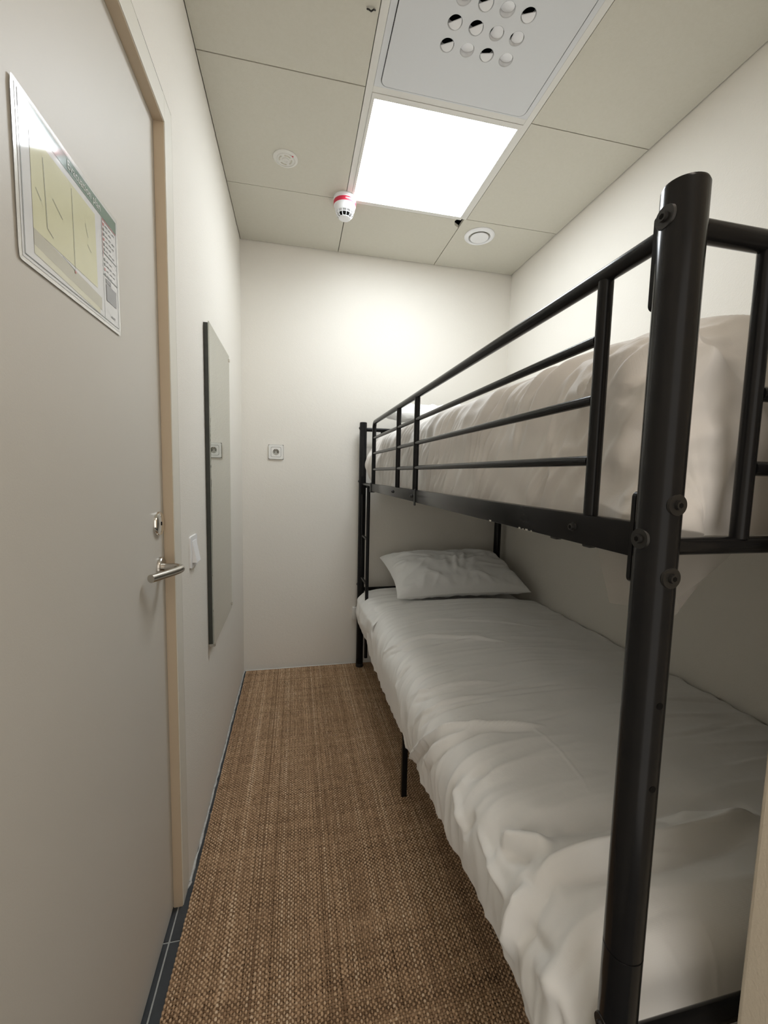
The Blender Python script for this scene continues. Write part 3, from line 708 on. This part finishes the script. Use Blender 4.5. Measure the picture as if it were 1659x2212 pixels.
# ================================================================== bedding
def rounded_block(x0, x1, y0, y1, z0, z1, p=0.35, nu=60, nv=90, rx=0.05, ry=0.06):
    """closed soft block: u around the cross-section, v along the length"""
    cx, cz = (x0 + x1) / 2, (z0 + z1) / 2; a, c = (x1 - x0) / 2, (z1 - z0) / 2
    th = np.linspace(0, 2 * PI, nu, endpoint=False)
    se = lambda t, q: np.sign(t) * np.abs(t) ** q
    v = np.linspace(-PI / 2, PI / 2, nv)
    yy = (y0 + y1) / 2 + (y1 - y0) / 2 * se(np.sin(v), 0.22)
    k = np.abs(np.cos(v)) ** 0.12
    # inset near the ends
    d = np.minimum(yy - y0, y1 - yy); fac = np.clip(1 - (1 - np.clip(d / ry, 0, 1)) ** 2, 0, 1) ** 0.5
    P = np.zeros((nv, nu, 3))
    P[..., 1] = yy[:, None]
    P[..., 0] = cx + (a - rx * (1 - fac))[:, None] * k[:, None] * se(np.cos(th), p)[None]
    P[..., 2] = cz + (c * (0.35 + 0.65 * fac))[:, None] * k[:, None] * se(np.sin(th), p)[None]
    return P
# --- lower mattress
lm = thing('lower_mattress', (0.88, 1.46, 0.32), 'white sheeted mattress of the lower bunk, bare at its far end', 'mattress')
P = rounded_block(0.428, 1.366, BY0 + 0.05, BY1 - 0.02, 0.374, 0.512, 0.3, 80, 120)
rs_ = np.arange(P.shape[0])[:, None]
P = displace(P, -(0.002 * pn(P[..., 0] * 9, P[..., 1] * 12, 4) + 0.003 * ridge(P[..., 1] * 16 + P[..., 2] * 6, P[..., 2] * 5, 8) * (P[..., 2] < 0.48)))
lmm = grid_obj('mattress_body', P, m_sheet, lm, wrapu=True)
# overhanging sheet at the far corner beside the ladder
U = np.linspace(0, 1, 60); V = np.linspace(0, 1, 50)
xk, zk = interp_curve(U, [(0, .43, .285), (.12, .405, .295), (.3, .375, .34), (.5, .355, .42), (.66, .365, .49), (.8, .41, .530), (.9, .50, .549), (1, .82, .556)])
P = np.zeros((50, 60, 3)); yv = 1.96 + (2.508 - 1.96) * V
P[..., 1] = yv[:, None]; 
endf = np.clip((2.512 - yv) / 0.09, 0, 1) ** 0.5
P[..., 0] = xk[None] + np.clip((2.20 - yv) / 0.16, 0, 1)[:, None] * 0.045 * np.clip(1 - U[None] * 1.2, 0, 1) + (1 - endf)[:, None] * 0.10 * (1 - U[None])**.5
P[..., 2] = zk[None] - (1 - endf)[:, None] * 0.05 * U[None]
P = displace(P, -(0.006 * ridge(P[..., 1] * 11 + P[..., 2] * 5, P[..., 2] * 4 + 3, 2) + 0.003 * pn(P[..., 1] * 14, P[..., 2] * 14, 5)) * np.minimum(1, endf * 2)[:, None])
grid_obj('sheet_overhang', P, m_sheet, lm)
# --- lower duvet
ld_ = thing('lower_duvet', (0.88, 1.25, 0.53), 'white duvet spread over the lower bunk and hanging over its side', 'duvet')
PROF = [(-.36, .402, .20), (-.30, .398, .255), (-.2, .384, .355), (-.12, .377, .43), (-.06, .386, .490), (0, .425, .540), (.06, .480, .560), (.2, .62, .574), (.45, .87, .578), (.7, 1.12, .568), (.85, 1.27, .553), (.93, 1.345, .540), (.97, 1.379, .522)]
nu, nv = 300, 420
S_ = np.linspace(0, 1, nu); Y = np.linspace(0.432, 2.14, nv)
hem_y = np.interp(Y, [.43, .50, .57, .64, .72, .93, 1.39, 1.67, 2.01, 2.2], [-.20, -.205, -.195, -.185, -.195, -.232, -.262, -.298, -.292, -.25])
hem_y = hem_y + 0.004 * pn(Y * 9, 0.3, 11)
Ug = hem_y[:, None] + (0.968 - hem_y[:, None]) * S_[None]
Yg = np.repeat(Y[:, None], nu, 1)
xk, zk = interp_curve(Ug, PROF)
# far edge: side reaches y 2.14, top starts at about 2.07
pull = np.clip((Ug + .05) / .3, 0, 1) * 0.07 + 0.012 * pn(Ug * 4, 0.5, 3)
far = np.clip((Y - 1.4) / (2.14 - 1.4), 0, 1)[:, None]
Yg = Yg - pull * far ** 1.5
# near end falls over the foot of the bed
end = np.clip((0.50 - Yg) / 0.068, 0, 1)
zk = zk - np.where(Ug > -0.12, (1 - np.sqrt(np.clip(1 - end ** 2, 0, 1))) * 0.07, 0)
P = np.stack([xk, Yg, zk], -1)
FOLDS = []   # (polyline in (u,y), width, height, taper, asymmetry)
#FOLDS_BEGIN
FOLDS = [
    ([(-0.02, 0.602), (0.013, 0.597), (0.048, 0.597), (0.084, 0.597), (0.119, 0.595), (0.155, 0.592), (0.19, 0.588), (0.228, 0.585), (0.266, 0.583), (0.309, 0.583), (0.351, 0.583), (0.397, 0.585), (0.445, 0.59), (0.498, 0.595)], 0.014, 0.018, 8, 0.6),
    ([(-0.02, 0.604), (-0.055, 0.592), (-0.101, 0.592), (-0.164, 0.602)], 0.012, 0.018, 4, 0.6),
    ([(0.021, 0.576), (-0.02, 0.566), (-0.058, 0.561), (-0.108, 0.569)], 0.012, -0.009, 4, 1),
    ([(0.008, 0.576), (0.041, 0.569), (0.074, 0.569), (0.109, 0.566), (0.142, 0.564), (0.172, 0.557), (0.205, 0.552), (0.24, 0.549), (0.278, 0.549), (0.319, 0.552), (0.362, 0.554), (0.407, 0.559), (0.455, 0.564)], 0.01, -0.012, 6, 1.6),
    ([(0.011, 0.712), (0.043, 0.69), (0.076, 0.676), (0.112, 0.667), (0.147, 0.659), (0.185, 0.655), (0.223, 0.65), (0.266, 0.65), (0.309, 0.65), (0.351, 0.647), (0.389, 0.64), (0.427, 0.633), (0.465, 0.624), (0.503, 0.616)], 0.018, -0.0165, 5, 1.4),
    ([(0.298, 0.628), (0.344, 0.624), (0.389, 0.616), (0.435, 0.607), (0.48, 0.6)], 0.018, 0.012, 4, 1),
    ([(-0.032, 0.7), (0.003, 0.674), (0.031, 0.65), (0.054, 0.621)], 0.014, 0.015, 4, 1),
    ([(-0.02, 0.712), (0.016, 0.69), (0.048, 0.674), (0.081, 0.659)], 0.01, -0.009, 3, 1),
    ([(-0.045, 0.693), (-0.022, 0.664), (-0.005, 0.638), (0.008, 0.614)], 0.014, -0.0105, 3, 1),
    ([(-0.3, 1.238), (-0.3, 1.295), (-0.128, 1.132), (-0.045, 1.063), (0.008, 1.03), (0.056, 1.008), (0.104, 0.991), (0.152, 0.975), (0.197, 0.956), (0.245, 0.941)], 0.008, 0.009, 5, 0.6),
    ([(-0.3, 1.214), (-0.267, 1.23), (-0.108, 1.087), (-0.035, 1.032), (0.018, 1.003), (0.069, 0.984), (0.117, 0.968), (0.165, 0.948), (0.213, 0.932)], 0.007, -0.006, 5, 1.5),
    ([(-0.194, 1.08), (-0.078, 1.003), (-0.017, 0.984), (0.041, 0.977), (0.104, 0.982)], 0.008, -0.0075, 4, 1),
    ([(-0.222, 1.135), (-0.088, 1.037), (-0.022, 1.008), (0.036, 0.996), (0.099, 1.001)], 0.008, 0.0075, 4, 1),
    ([(-0.063, 1.288), (0.016, 1.223), (0.091, 1.211), (0.165, 1.202), (0.24, 1.19)], 0.006, 0.0075, 4, 0.6),
    ([(-0.063, 1.245), (-0.002, 1.199), (0.054, 1.187), (0.109, 1.187)], 0.006, -0.006, 4, 1),
    ([(-0.093, 1.202), (-0.017, 1.149), (0.046, 1.135), (0.109, 1.13), (0.175, 1.125)], 0.007, 0.0075, 4, 0.6),
    ([(-0.088, 1.156), (-0.012, 1.111), (0.054, 1.101), (0.122, 1.101), (0.19, 1.094)], 0.006, -0.006, 4, 1),
    ([(-0.101, 1.694), (-0.007, 1.61), (0.069, 1.601), (0.147, 1.594), (0.22, 1.565), (0.293, 1.539), (0.362, 1.505), (0.43, 1.472)], 0.007, 0.009, 5, 0.7),
    ([(-0.095, 1.648), (0.021, 1.541), (0.127, 1.543), (0.23, 1.524)], 0.006, -0.006, 4, 1.4),
    ([(-0.002, 1.763), (0.086, 1.746), (0.177, 1.758), (0.268, 1.756), (0.357, 1.742), (0.437, 1.713), (0.521, 1.689), (0.599, 1.658), (0.677, 1.627)], 0.006, 0.006, 5, 0.7),
    ([(-0.095, 1.443), (-0.06, 1.433), (-0.027, 1.426), (0.003, 1.421)], 0.006, -0.0075, 3, 1),
    ([(0.096, 1.154), (0.162, 1.152), (0.23, 1.149), (0.301, 1.147), (0.372, 1.142), (0.44, 1.132)], 0.008, -0.006, 4, 1),
    ([(-0.06, 0.882), (-0.073, 0.848), (-0.088, 0.819), (-0.103, 0.796)], 0.01, 0.0105, 3, 1),
    ([(-0.035, 0.867), (-0.012, 0.858), (0.013, 0.853), (0.036, 0.848)], 0.014, -0.009, 3, 1),
    ([(-0.113, 0.793), (-0.088, 0.791), (-0.065, 0.786), (-0.045, 0.779)], 0.012, -0.009, 3, 1),
    ([(-0.055, 0.755), (-0.068, 0.707), (-0.075, 0.662), (-0.08, 0.621)], 0.008, 0.009, 3, 1),
    ([(-0.085, 0.571), (-0.07, 0.542), (-0.06, 0.518), (-0.053, 0.497)], 0.018, -0.0105, 3, 1),
    ([(-0.09, 0.54), (-0.07, 0.502), (-0.055, 0.468), (-0.045, 0.442)], 0.02, 0.012, 3, 1),
    ([(0.208, 0.982), (0.21, 0.915), (0.215, 0.858), (0.215, 0.805), (0.208, 0.755), (0.195, 0.707)], 0.003, 0.0027, 6, 1),
    ([(0.384, 0.7), (0.397, 0.683), (0.412, 0.667), (0.427, 0.652)], 0.003, 0.0027, 6, 1),
    ([(0.124, 0.461), (0.137, 0.437), (0.155, 0.43), (0.177, 0.43)], 0.003, 0.0027, 6, 1),
    ([(0.2, 0.468), (0.2, 0.449), (0.197, 0.43), (0.205, 0.43)], 0.003, 0.0027, 6, 1),
]
#FOLDS_END
disp = 0.006 * pn(Ug * 2.2, Yg * 2.6, 21) + 0.0022 * pn(Ug * 7, Yg * 9, 22)
side = np.clip((0.10 - Ug) / 0.2, 0, 1)
# fine drag lines across the bed, curling down the side
warp = Yg + 0.22 * np.clip(0.16 - Ug, 0, 1) ** 1.0 * 0.8 + 0.05 * pn(Ug * 2, Yg * 2, 31)
disp += 0.0055 * ridge(warp * 7.5, Ug * 1.1, 32) + 0.0042 * ridge(warp * 15, Ug * 1.6 + 5, 33) * (0.4 + 0.6 * side)
disp -= 0.0035 * np.maximum(0, 1 - 8 * np.abs(pn(warp * 8 + 4, Ug * 1.3, 35))) * np.clip(0.6 + 1.5 * pn(Yg * 4, Ug * 4, 36), 0, 1)
disp += 0.006 * ridge((Yg - 0.35 * Ug) * 8, Ug * 2.5, 34) * side
for pts, wd, ht, tp, asym in FOLDS:
    d, t = polyd(Ug, Yg, pts)
    env = np.clip(np.minimum(t, 1 - t) * tp, 0, 1) ** 0.8
    wl_ = np.where(d > 0, wd * asym, wd)
    disp += (1.55 if wd > 0.004 else 0.5) * ht * env * np.exp(-(d / wl_) ** 2)
# thread-fine creases
for pts, ht in ():
    pass
disp *= np.clip((2.14 - Y) / 0.05, 0.3, 1)[:, None]
P = displace(P, disp)
P[..., 0] = np.minimum(P[..., 0], XR - 0.002)
# rolled hem: tuck rows underneath
hemrow = P[:, :1].copy(); under = np.concatenate([hemrow + np.array([0.030, 0, 0.030]), hemrow + np.array([0.016, 0, 0.002]), hemrow + np.array([0.006, 0, -0.003])], 1)
P = np.concatenate([under, P], 1)
farrow = P[-1:].copy(); P = np.concatenate([P, farrow + np.array([0.0, 0.008, -0.010]), farrow + np.array([0.004, 0.002, -0.022])], 0)
nearrow = P[:1].copy(); P = np.concatenate([nearrow + np.array([0, -0.002, -0.16]), nearrow + np.array([0, -0.008, -0.09]), nearrow + np.array([0, -0.006, -0.03]), P], 0)
grid_obj('duvet_cover', P, m_duvet, ld_)
# --- pillow builder
def pillow(name, label, c, sx_, sy_, th, rotz, tilt, seed, m, group):
    n = 90; u = np.linspace(-1, 1, n); v = np.linspace(-1, 1, n)
    UU, VV = np.meshgrid(u, v)
    # pull corners outward, edges inward
    X = UU * (1 - 0.07 * (1 - VV ** 2)) ; Yy = VV * (1 - 0.10 * (1 - UU ** 2))
    prof = (np.clip(1 - UU ** 4, 0, 1) ** 0.5) * (np.clip(1 - VV ** 2, 0, 1) ** 0.42)
    def surf(sgn):
        Z = sgn * th / 2 * prof * (1.25 if sgn > 0 else 0.7)
        wr = 0.011 * ridge(UU * 2.2 + .5 * VV, VV * 0.8 + 2, seed) + 0.007 * pn(UU * 3, VV * 3, seed + 1) + 0.008 * ridge(UU * 1.2 - 2 * VV, UU * 2.5, seed + 3)
        wr += 0.020 * np.exp(-((UU + 0.02 - .18 * (VV + .2)) / 0.035) ** 2) * np.clip(.6 - np.abs(VV + .15), 0, 1)
        wr += 0.020 * np.exp(-((UU - 0.10 - .25 * (VV + .2)) / 0.04) ** 2) * np.clip(.7 - np.abs(VV), 0, 1)
        wr += 0.018 * np.exp(-((UU + 0.16 - .10 * VV) / 0.05) ** 2) * np.clip(.5 - np.abs(VV + .1), 0, 1)
        return Z + sgn * wr * np.minimum(1, prof * 1.5)
    o = thing(name, c, label, 'pillow', group)
    Rm = (Matrix.Rotation(rotz, 3, 'Z') @ Matrix.Rotation(tilt, 3, 'X')); Rm = np.array(Rm)
    for sgn, nm in ((1, 'pillow_top'), (-1, 'pillow_bottom')):
        Q = np.stack([X * sx_ / 2, Yy * sy_ / 2, surf(sgn)], -1)
        if sgn < 0: Q = Q[:, ::-1]
        Q = Q @ Rm.T + np.array(c)
        grid_obj(nm, Q, m, o)
    # flap seam along the near long edge
    ss = np.linspace(-.93, .93, 50)
    pts = [np.array([s * sx_ / 2 * 1.0, -sy_ / 2 * (0.9 + .035 * s * s) + 0.012, 0.026 + 0.006 * math.sin(7 * s)]) @ Rm.T + np.array(c) for s in ss]
    MB().tube([tuple(p) for p in pts], 0.0016, 6).build('seam', m, o, 60)
    return o
pillow('pillow', 'white pillow lying on the lower bunk against its far end', (0.915, 2.285, 0.661), 0.79, 0.47, 0.165, 0.02, math.radians(16), 41, m_pillow, None)

# --- upper mattress and duvet
um = thing('upper_mattress', (0.88, 1.46, 1.19), 'mattress of the upper bunk under its duvet', 'mattress')
P = rounded_block(0.485, 1.345, BY0 + 0.08, BY1 - 0.06, 1.190, 1.36, 0.3, 40, 60)
grid_obj('mattress_body', P, m_sheet, um, wrapu=True)
ud = thing('upper_duvet', (0.88, 1.4, 1.36), 'thick wrinkled white duvet filling the upper bunk behind the guard rail', 'duvet')
PU = [(0, .462, 1.176), (.05, .458, 1.186), (.18, .455, 1.285), (.30, .456, 1.365), (.38, .463, 1.415), (.45, .482, 1.452), (.53, .54, 1.482), (.62, .64, 1.508), (.75, .85, 1.522), (.88, 1.10, 1.515), (.95, 1.27, 1.48), (1.0, 1.362, 1.40)]
nu, nv = 340, 640
S_ = np.linspace(0, 1, nu)
na = 90
a = np.linspace(0, PI / 2, na)
y_near = 0.428 + 0.20 * (1 - np.cos(a) ** 0.55); k_near = np.sin(a) ** 0.62
y_mid = np.linspace(y_near[-1], 2.20, nv - 2 * na + 2)[1:-1]
y_far = 2.20 + (2.500 - 2.20) * (np.sin(a) ** 1.0); k_far = np.cos(a) ** 0.55
Yl = np.concatenate([y_near, y_mid, y_far]); K = np.concatenate([k_near, np.ones(len(y_mid)), k_far])
xk, zk = interp_curve(S_, PU)
Yg = np.repeat(Yl[:, None], nu, 1); Sg = np.repeat(S_[None], nv, 0)
hb = 1.176
crown = np.interp(Yl, [.43, .6, .8, 1.1, 1.6, 2.0, 2.25, 2.5], [.95, .955, .96, .98, 1.0, 1.01, 1.05, 1.05])
z = hb + (zk[None] - hb) * K[:, None] * crown[:, None]
x = np.repeat(xk[None], nv, 0)
# corners round in plan
dn = np.clip((Yl - 0.428) / 0.10, 0, 1); rnd = (1 - np.sqrt(np.clip(1 - (1 - dn) ** 2, 0, 1))) * 0.055
df = np.clip((2.50 - Yl) / 0.14, 0, 1); rnd2 = (1 - np.sqrt(np.clip(1 - (1 - df) ** 2, 0, 1))) * 0.10
x = x + (rnd + rnd2)[:, None] * np.clip((0.9 - x) / 0.45, 0, 1)
# bulge past the rail end beside the ladder
bul = np.exp(-((Yl - 2.36) / 0.13) ** 2)
x = x - 0.055 * (np.clip((Yl - 2.185) / 0.05, 0, 1) * bul)[:, None] * np.exp(-((z - 1.31) / 0.10) ** 2)
P = np.stack([x, Yg, z], -1)
# wrinkles hanging down the side
hh = (z - 1.2)
sidew = np.clip((0.60 - Sg) / 0.15, 0, 1)
ww = Yg + 0.55 * hh + 0.55 * hh ** 2 + 0.018 * pn(Yg * 5, hh * 7, 51)
ph1 = 2 * PI * (ww / 0.062 + 1.6 * pn(ww * 3.1, hh * 2.5, 52)); ph2 = 2 * PI * (ww / 0.033 + 1.5 * pn(ww * 5, hh * 5, 53))
am1 = np.clip(0.55 + 1.6 * pn(ww * 5, hh * 4, 54), 0, 1.2); am2 = np.clip(0.5 + 1.8 * pn(ww * 7 + 3, hh * 6, 62), 0, 1.2)
wr = 0.0125 * am1 * (0.5 + 0.5 * np.cos(ph1)) ** 1.5 + 0.0062 * am2 * (0.5 + 0.5 * np.cos(ph2)) ** 1.4 + 0.004 * ridge(ww * 5, hh * 1.5, 63)
wr *= sidew * np.interp(Yl, [.43, .6, 1.5, 2.1, 2.5], [.6, 1, 1, .6, .45])[:, None]
wr += 0.006 * pn(Yg * 5, Sg * 6, 55) + 0.003 * pn(Yg * 12, Sg * 14, 56)
UFOLDS = [   # (polyline in (y, height), width, height of fold)
    ([(0.457, 1.356), (0.475, 1.338), (0.497, 1.319), (0.51, 1.279), (0.518, 1.239)], 0.01, 0.016),
    ([(0.486, 1.328), (0.461, 1.268), (0.45, 1.232)], 0.012, -0.008),
    ([(0.449, 1.262), (0.473, 1.243), (0.495, 1.211)], 0.008, 0.01),
    ([(0.468, 1.419), (0.487, 1.38), (0.504, 1.346)], 0.012, -0.008),
    ([(0.477, 1.437), (0.501, 1.401), (0.509, 1.359)], 0.01, 0.01),
    ([(0.45, 1.309), (0.474, 1.293), (0.491, 1.256)], 0.008, -0.006),
    ([(0.456, 1.297), (0.468, 1.262), (0.47, 1.206)], 0.009, 0.008),
    ([(0.601, 1.458), (0.638, 1.412), (0.665, 1.354), (0.685, 1.273)], 0.006, 0.01),
    ([(0.564, 1.451), (0.592, 1.417), (0.603, 1.361)], 0.006, 0.01),
    ([(0.689, 1.464), (0.747, 1.427), (0.792, 1.351), (0.813, 1.276)], 0.006, 0.009),
    ([(0.62, 1.356), (0.66, 1.305), (0.666, 1.223)], 0.006, 0.01),
    ([(0.784, 1.462), (0.837, 1.416), (0.872, 1.339)], 0.006, 0.008),
]
for pts, wd, ht in UFOLDS:
    d, t = polyd(Yg, z, pts)
    wr += 0.6 * sidew * ht * np.clip(np.minimum(t, 1 - t) * 5, 0, 1) * np.exp(-(d / np.where(d > 0, wd, wd * 1.6)) ** 2)
# gathers at the tucked foot end
nearw = np.clip((0.66 - Yg) / 0.2, 0, 1)
wr += nearw * np.clip(1.3 - Sg, 0, 1) * (0.022 * ridge(x * 6 + 2.2 * hh + Yg * 3, hh * 2.2, 57) + 0.014 * ridge(x * 11 - 3 * hh + 4 + Yg * 4, hh * 4, 58) + 0.008 * pn(x * 9, hh * 9, 60))
topw = np.clip((Sg - 0.5) / 0.15, 0, 1)
wr += topw * 0.006 * ridge(Yg * 4 + x * 1.5, x * 2.0, 59)
wr *= np.clip(Sg / 0.06, 0.2, 1) * np.clip(K * 1.6, 0, 1)[:, None]
P = displace(P, wr)
P[..., 0] = np.minimum(P[..., 0], XR - 0.004)
inside = (P[..., 1] > 0.50) & (P[..., 1] < 2.17)
P[..., 0] = np.where(inside & (P[..., 2] < 1.53), np.maximum(P[..., 0], 0.4165), P[..., 0])
P[..., 1] = np.maximum(P[..., 1], BY0 + 0.016)
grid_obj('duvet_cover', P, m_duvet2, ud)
# loose corner of cover hanging below the foot end
nu2, nv2 = 30, 24
UU, VV = np.meshgrid(np.linspace(0, 1, nu2), np.linspace(0, 1, nv2))
X = 0.462 + UU * (0.125 - 0.075 * VV ** 1.4) ; Z = 1.165 - VV * (0.125 - 0.045 * UU) - 0.0
Yc = 0.437 + 0.010 * np.sin(UU * 7) * VV + 0.012 * VV
P = np.stack([X, Yc, Z], -1)
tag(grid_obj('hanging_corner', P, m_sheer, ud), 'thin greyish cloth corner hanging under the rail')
X = 0.434 + 0.0 * UU; Yc = 0.455 + UU * 0.060 * (1 - VV * .55); Z = 1.150 - VV * (0.075)
P = np.stack([X + 0.006 * np.sin(UU * 5), Yc, Z], -1)
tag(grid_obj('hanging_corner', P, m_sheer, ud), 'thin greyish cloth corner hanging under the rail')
pillow('pillow', 'white pillow at the far end of the upper bunk', (0.88, 2.30, 1.582), 0.76, 0.34, 0.085, 0.0, math.radians(4), 61, m_pillow, None)

# ================================================================== jute rug
RX0, RX1, RY0, RY1 = -0.297, 0.600, 0.66, 2.585
rug = thing('jute_rug', ((RX0 + RX1) / 2, 1.5, 0.0), 'brown woven jute runner rug covering the aisle floor', 'rug')
mb = MB(); mb.box((RX0 + .002, RY0, 0.0006), (RX1 - .002, RY1, 0.0035)); 
m_jback = mat('jute_backing', (0.085, 0.055, 0.03), 0.95, noise=(60, 0.6, (0.12, 0.08, 0.045)))
mb.build('rug_backing', m_jback, rug)
def jute_mat(name, c0, c1, c2):
    m = bpy.data.materials.new(name); m.use_nodes = True; nt = m.node_tree; b = nt.nodes['Principled BSDF']
    b.inputs['Roughness'].default_value = 0.8; b.inputs['Specular IOR Level'].default_value = 0.25
    at = nt.nodes.new('ShaderNodeAttribute'); at.attribute_name = 'tone'
    cr_ = nt.nodes.new('ShaderNodeValToRGB'); e = cr_.color_ramp.elements
    e[0].position = 0; e[0].color = (*c0, 1); e[1].position = 1; e[1].color = (*c2, 1); k = e.new(0.5); k.color = (*c1, 1)
    tc = nt.nodes.new('ShaderNodeTexCoord')
    n = nt.nodes.new('ShaderNodeTexNoise'); n.inputs['Scale'].default_value = 450; n.inputs['Detail'].default_value = 3
    mp = nt.nodes.new('ShaderNodeMapping'); mp.inputs['Scale'].default_value = (1.6, 0.35, 1)
    nt.links.new(tc.outputs['Object'], mp.inputs['Vector']); nt.links.new(mp.outputs['Vector'], n.inputs['Vector'])
    ad = nt.nodes.new('ShaderNodeMath'); ad.operation = 'MULTIPLY_ADD'; ad.inputs[1].default_value = 0.5; 
    nt.links.new(n.outputs['Fac'], ad.inputs[0]); 
    sb = nt.nodes.new('ShaderNodeMath'); sb.operation = 'SUBTRACT'; sb.inputs[1].default_value = 0.25
    nt.links.new(at.outputs['Fac'], sb.inputs[0]); nt.links.new(sb.outputs[0], ad.inputs[2])
    nt.links.new(ad.outputs[0], cr_.inputs['Fac']); nt.links.new(cr_.outputs['Color'], b.inputs['Base Color'])
    bp = nt.nodes.new('ShaderNodeBump'); bp.inputs['Strength'].default_value = 0.5; bp.inputs['Distance'].default_value = 0.002
    nt.links.new(n.outputs['Fac'], bp.inputs['Height']); nt.links.new(bp.outputs['Normal'], b.inputs['Normal'])
    return m
m_warp = jute_mat('jute_warp', (0.26, 0.155, 0.087), (0.61, 0.41, 0.25), (0.88, 0.70, 0.50))
m_weft = jute_mat('jute_weft', (0.10, 0.057, 0.03), (0.235, 0.145, 0.08), (0.42, 0.28, 0.165))
def ripple(x, y):      # the rug buckles a little beside the bed leg
    return 0.009 * np.exp(-((x - 0.30 - 0.10 * (y - 1.6)) / 0.045) ** 2) * np.exp(-((y - 1.75) / 0.35) ** 2) + 0.006 * np.exp(-((x - 0.465) / 0.03) ** 2) * np.exp(-((y - 0.95) / 0.3) ** 2) + 0.003 * (pn(x * 3, y * 2, 71) + 0.6)
def yarns(name, m, n_y, n_s, along_y, px, py, r0, amp, seed):
    rng = np.random.default_rng(seed)
    cells = n_s; ns = cells * 2 + 1; kc = 4
    pos = np.arange(n_y)
    if along_y: base = RX0 + 0.004 + pos * px
    else: base = RY0 + 0.004 + pos * py
    s = np.linspace(0, cells, ns)                     # in cell units
    jit = 0.0012 * pn(s[None] * 0.18, pos[:, None] * 0.9 + seed, seed) + 0.0006 * rng.standard_normal((n_y, 1))
    rad = r0 * (1 + 0.12 * rng.standard_normal((n_y, 1)) + 0.25 * pn(s[None] * 0.35, pos[:, None] * 3.3, seed + 1))
    rad = np.clip(rad, r0 * .6, r0 * 1.35)
    ph = (pos % 2)[:, None] * PI + PI * s[None] + (PI if not along_y else 0)
    zc = 0.0058 + amp * np.cos(ph)
    fat = 1 + 0.22 * np.cos(ph)                     # yarns swell where they surface
    ang = np.linspace(-0.15 * PI, 1.15 * PI, kc)
    C = (base[:, None] + jit)[..., None] + (rad * fat)[..., None] * np.cos(ang)
    Z = zc[..., None] + (rad * fat * .75)[..., None] * np.sin(ang)
    Lg = (RY0 + 0.004 + s * py) if along_y else (RX0 + 0.004 + s * px)
    L3 = np.broadcast_to(Lg[None, :, None], C.shape)
    P = np.stack([C, L3, Z], -1) if along_y else np.stack([L3, C, Z], -1)
    P[..., 2] += ripple(P[..., 0], P[..., 1])
    nyn, nsn, k_, _ = P.shape
    idx = np.arange(nyn * nsn * k_).reshape(nyn, nsn, k_)
    q = np.stack([idx[:, :-1, :-1], idx[:, :-1, 1:], idx[:, 1:, 1:], idx[:, 1:, :-1]], -1).reshape(-1, 4)
    if along_y: q = q[:, ::-1]
    me = bpy.data.meshes.new(name); me.vertices.add(idx.size)
    me.vertices.foreach_set('co', (P - np.array(wloc(rug))).reshape(-1).astype(np.float32))
    me.loops.add(q.size); me.loops.foreach_set('vertex_index', q.reshape(-1).astype(np.int32))
    me.polygons.add(len(q)); me.polygons.foreach_set('loop_start', np.arange(0, q.size, 4, dtype=np.int32))
    me.polygons.foreach_set('use_smooth', np.ones(len(q), bool)); me.update(calc_edges=True)
    tone = 0.5 + 0.10 * rng.standard_normal((n_y, 1)) + 0.22 * pn(s[None] * 0.25, pos[:, None] * 1.7, seed + 5) + 0.18 * pn(pos[:, None] * 0.13, s[None] * 0.02, seed + 6)
    tone = tone + 0.06 * rng.standard_normal(tone.shape)
    at = me.attributes.new('tone', 'FLOAT', 'POINT'); at.data.foreach_set('value', np.repeat(np.clip(tone, 0, 1)[..., None], k_, 2).reshape(-1).astype(np.float32))
    me.materials.append(m); o = bpy.data.objects.new(name, me); COL.objects.link(o); o.parent = rug; o['kind'] = 'stuff'
    return o
PX, PY = 0.0066, 0.0060
nwarp = int((RX1 - RX0 - .008) / PX) + 1; nweft = int((RY1 - RY0 - .008) / PY) + 1
yarns('warp_yarns', m_warp, nwarp, nweft - 1, True, PX, PY, 0.0029, 0.0016, 81)
yarns('weft_yarns', m_weft, nweft, nwarp - 1, False, PX, PY, 0.0025, 0.0012, 91)
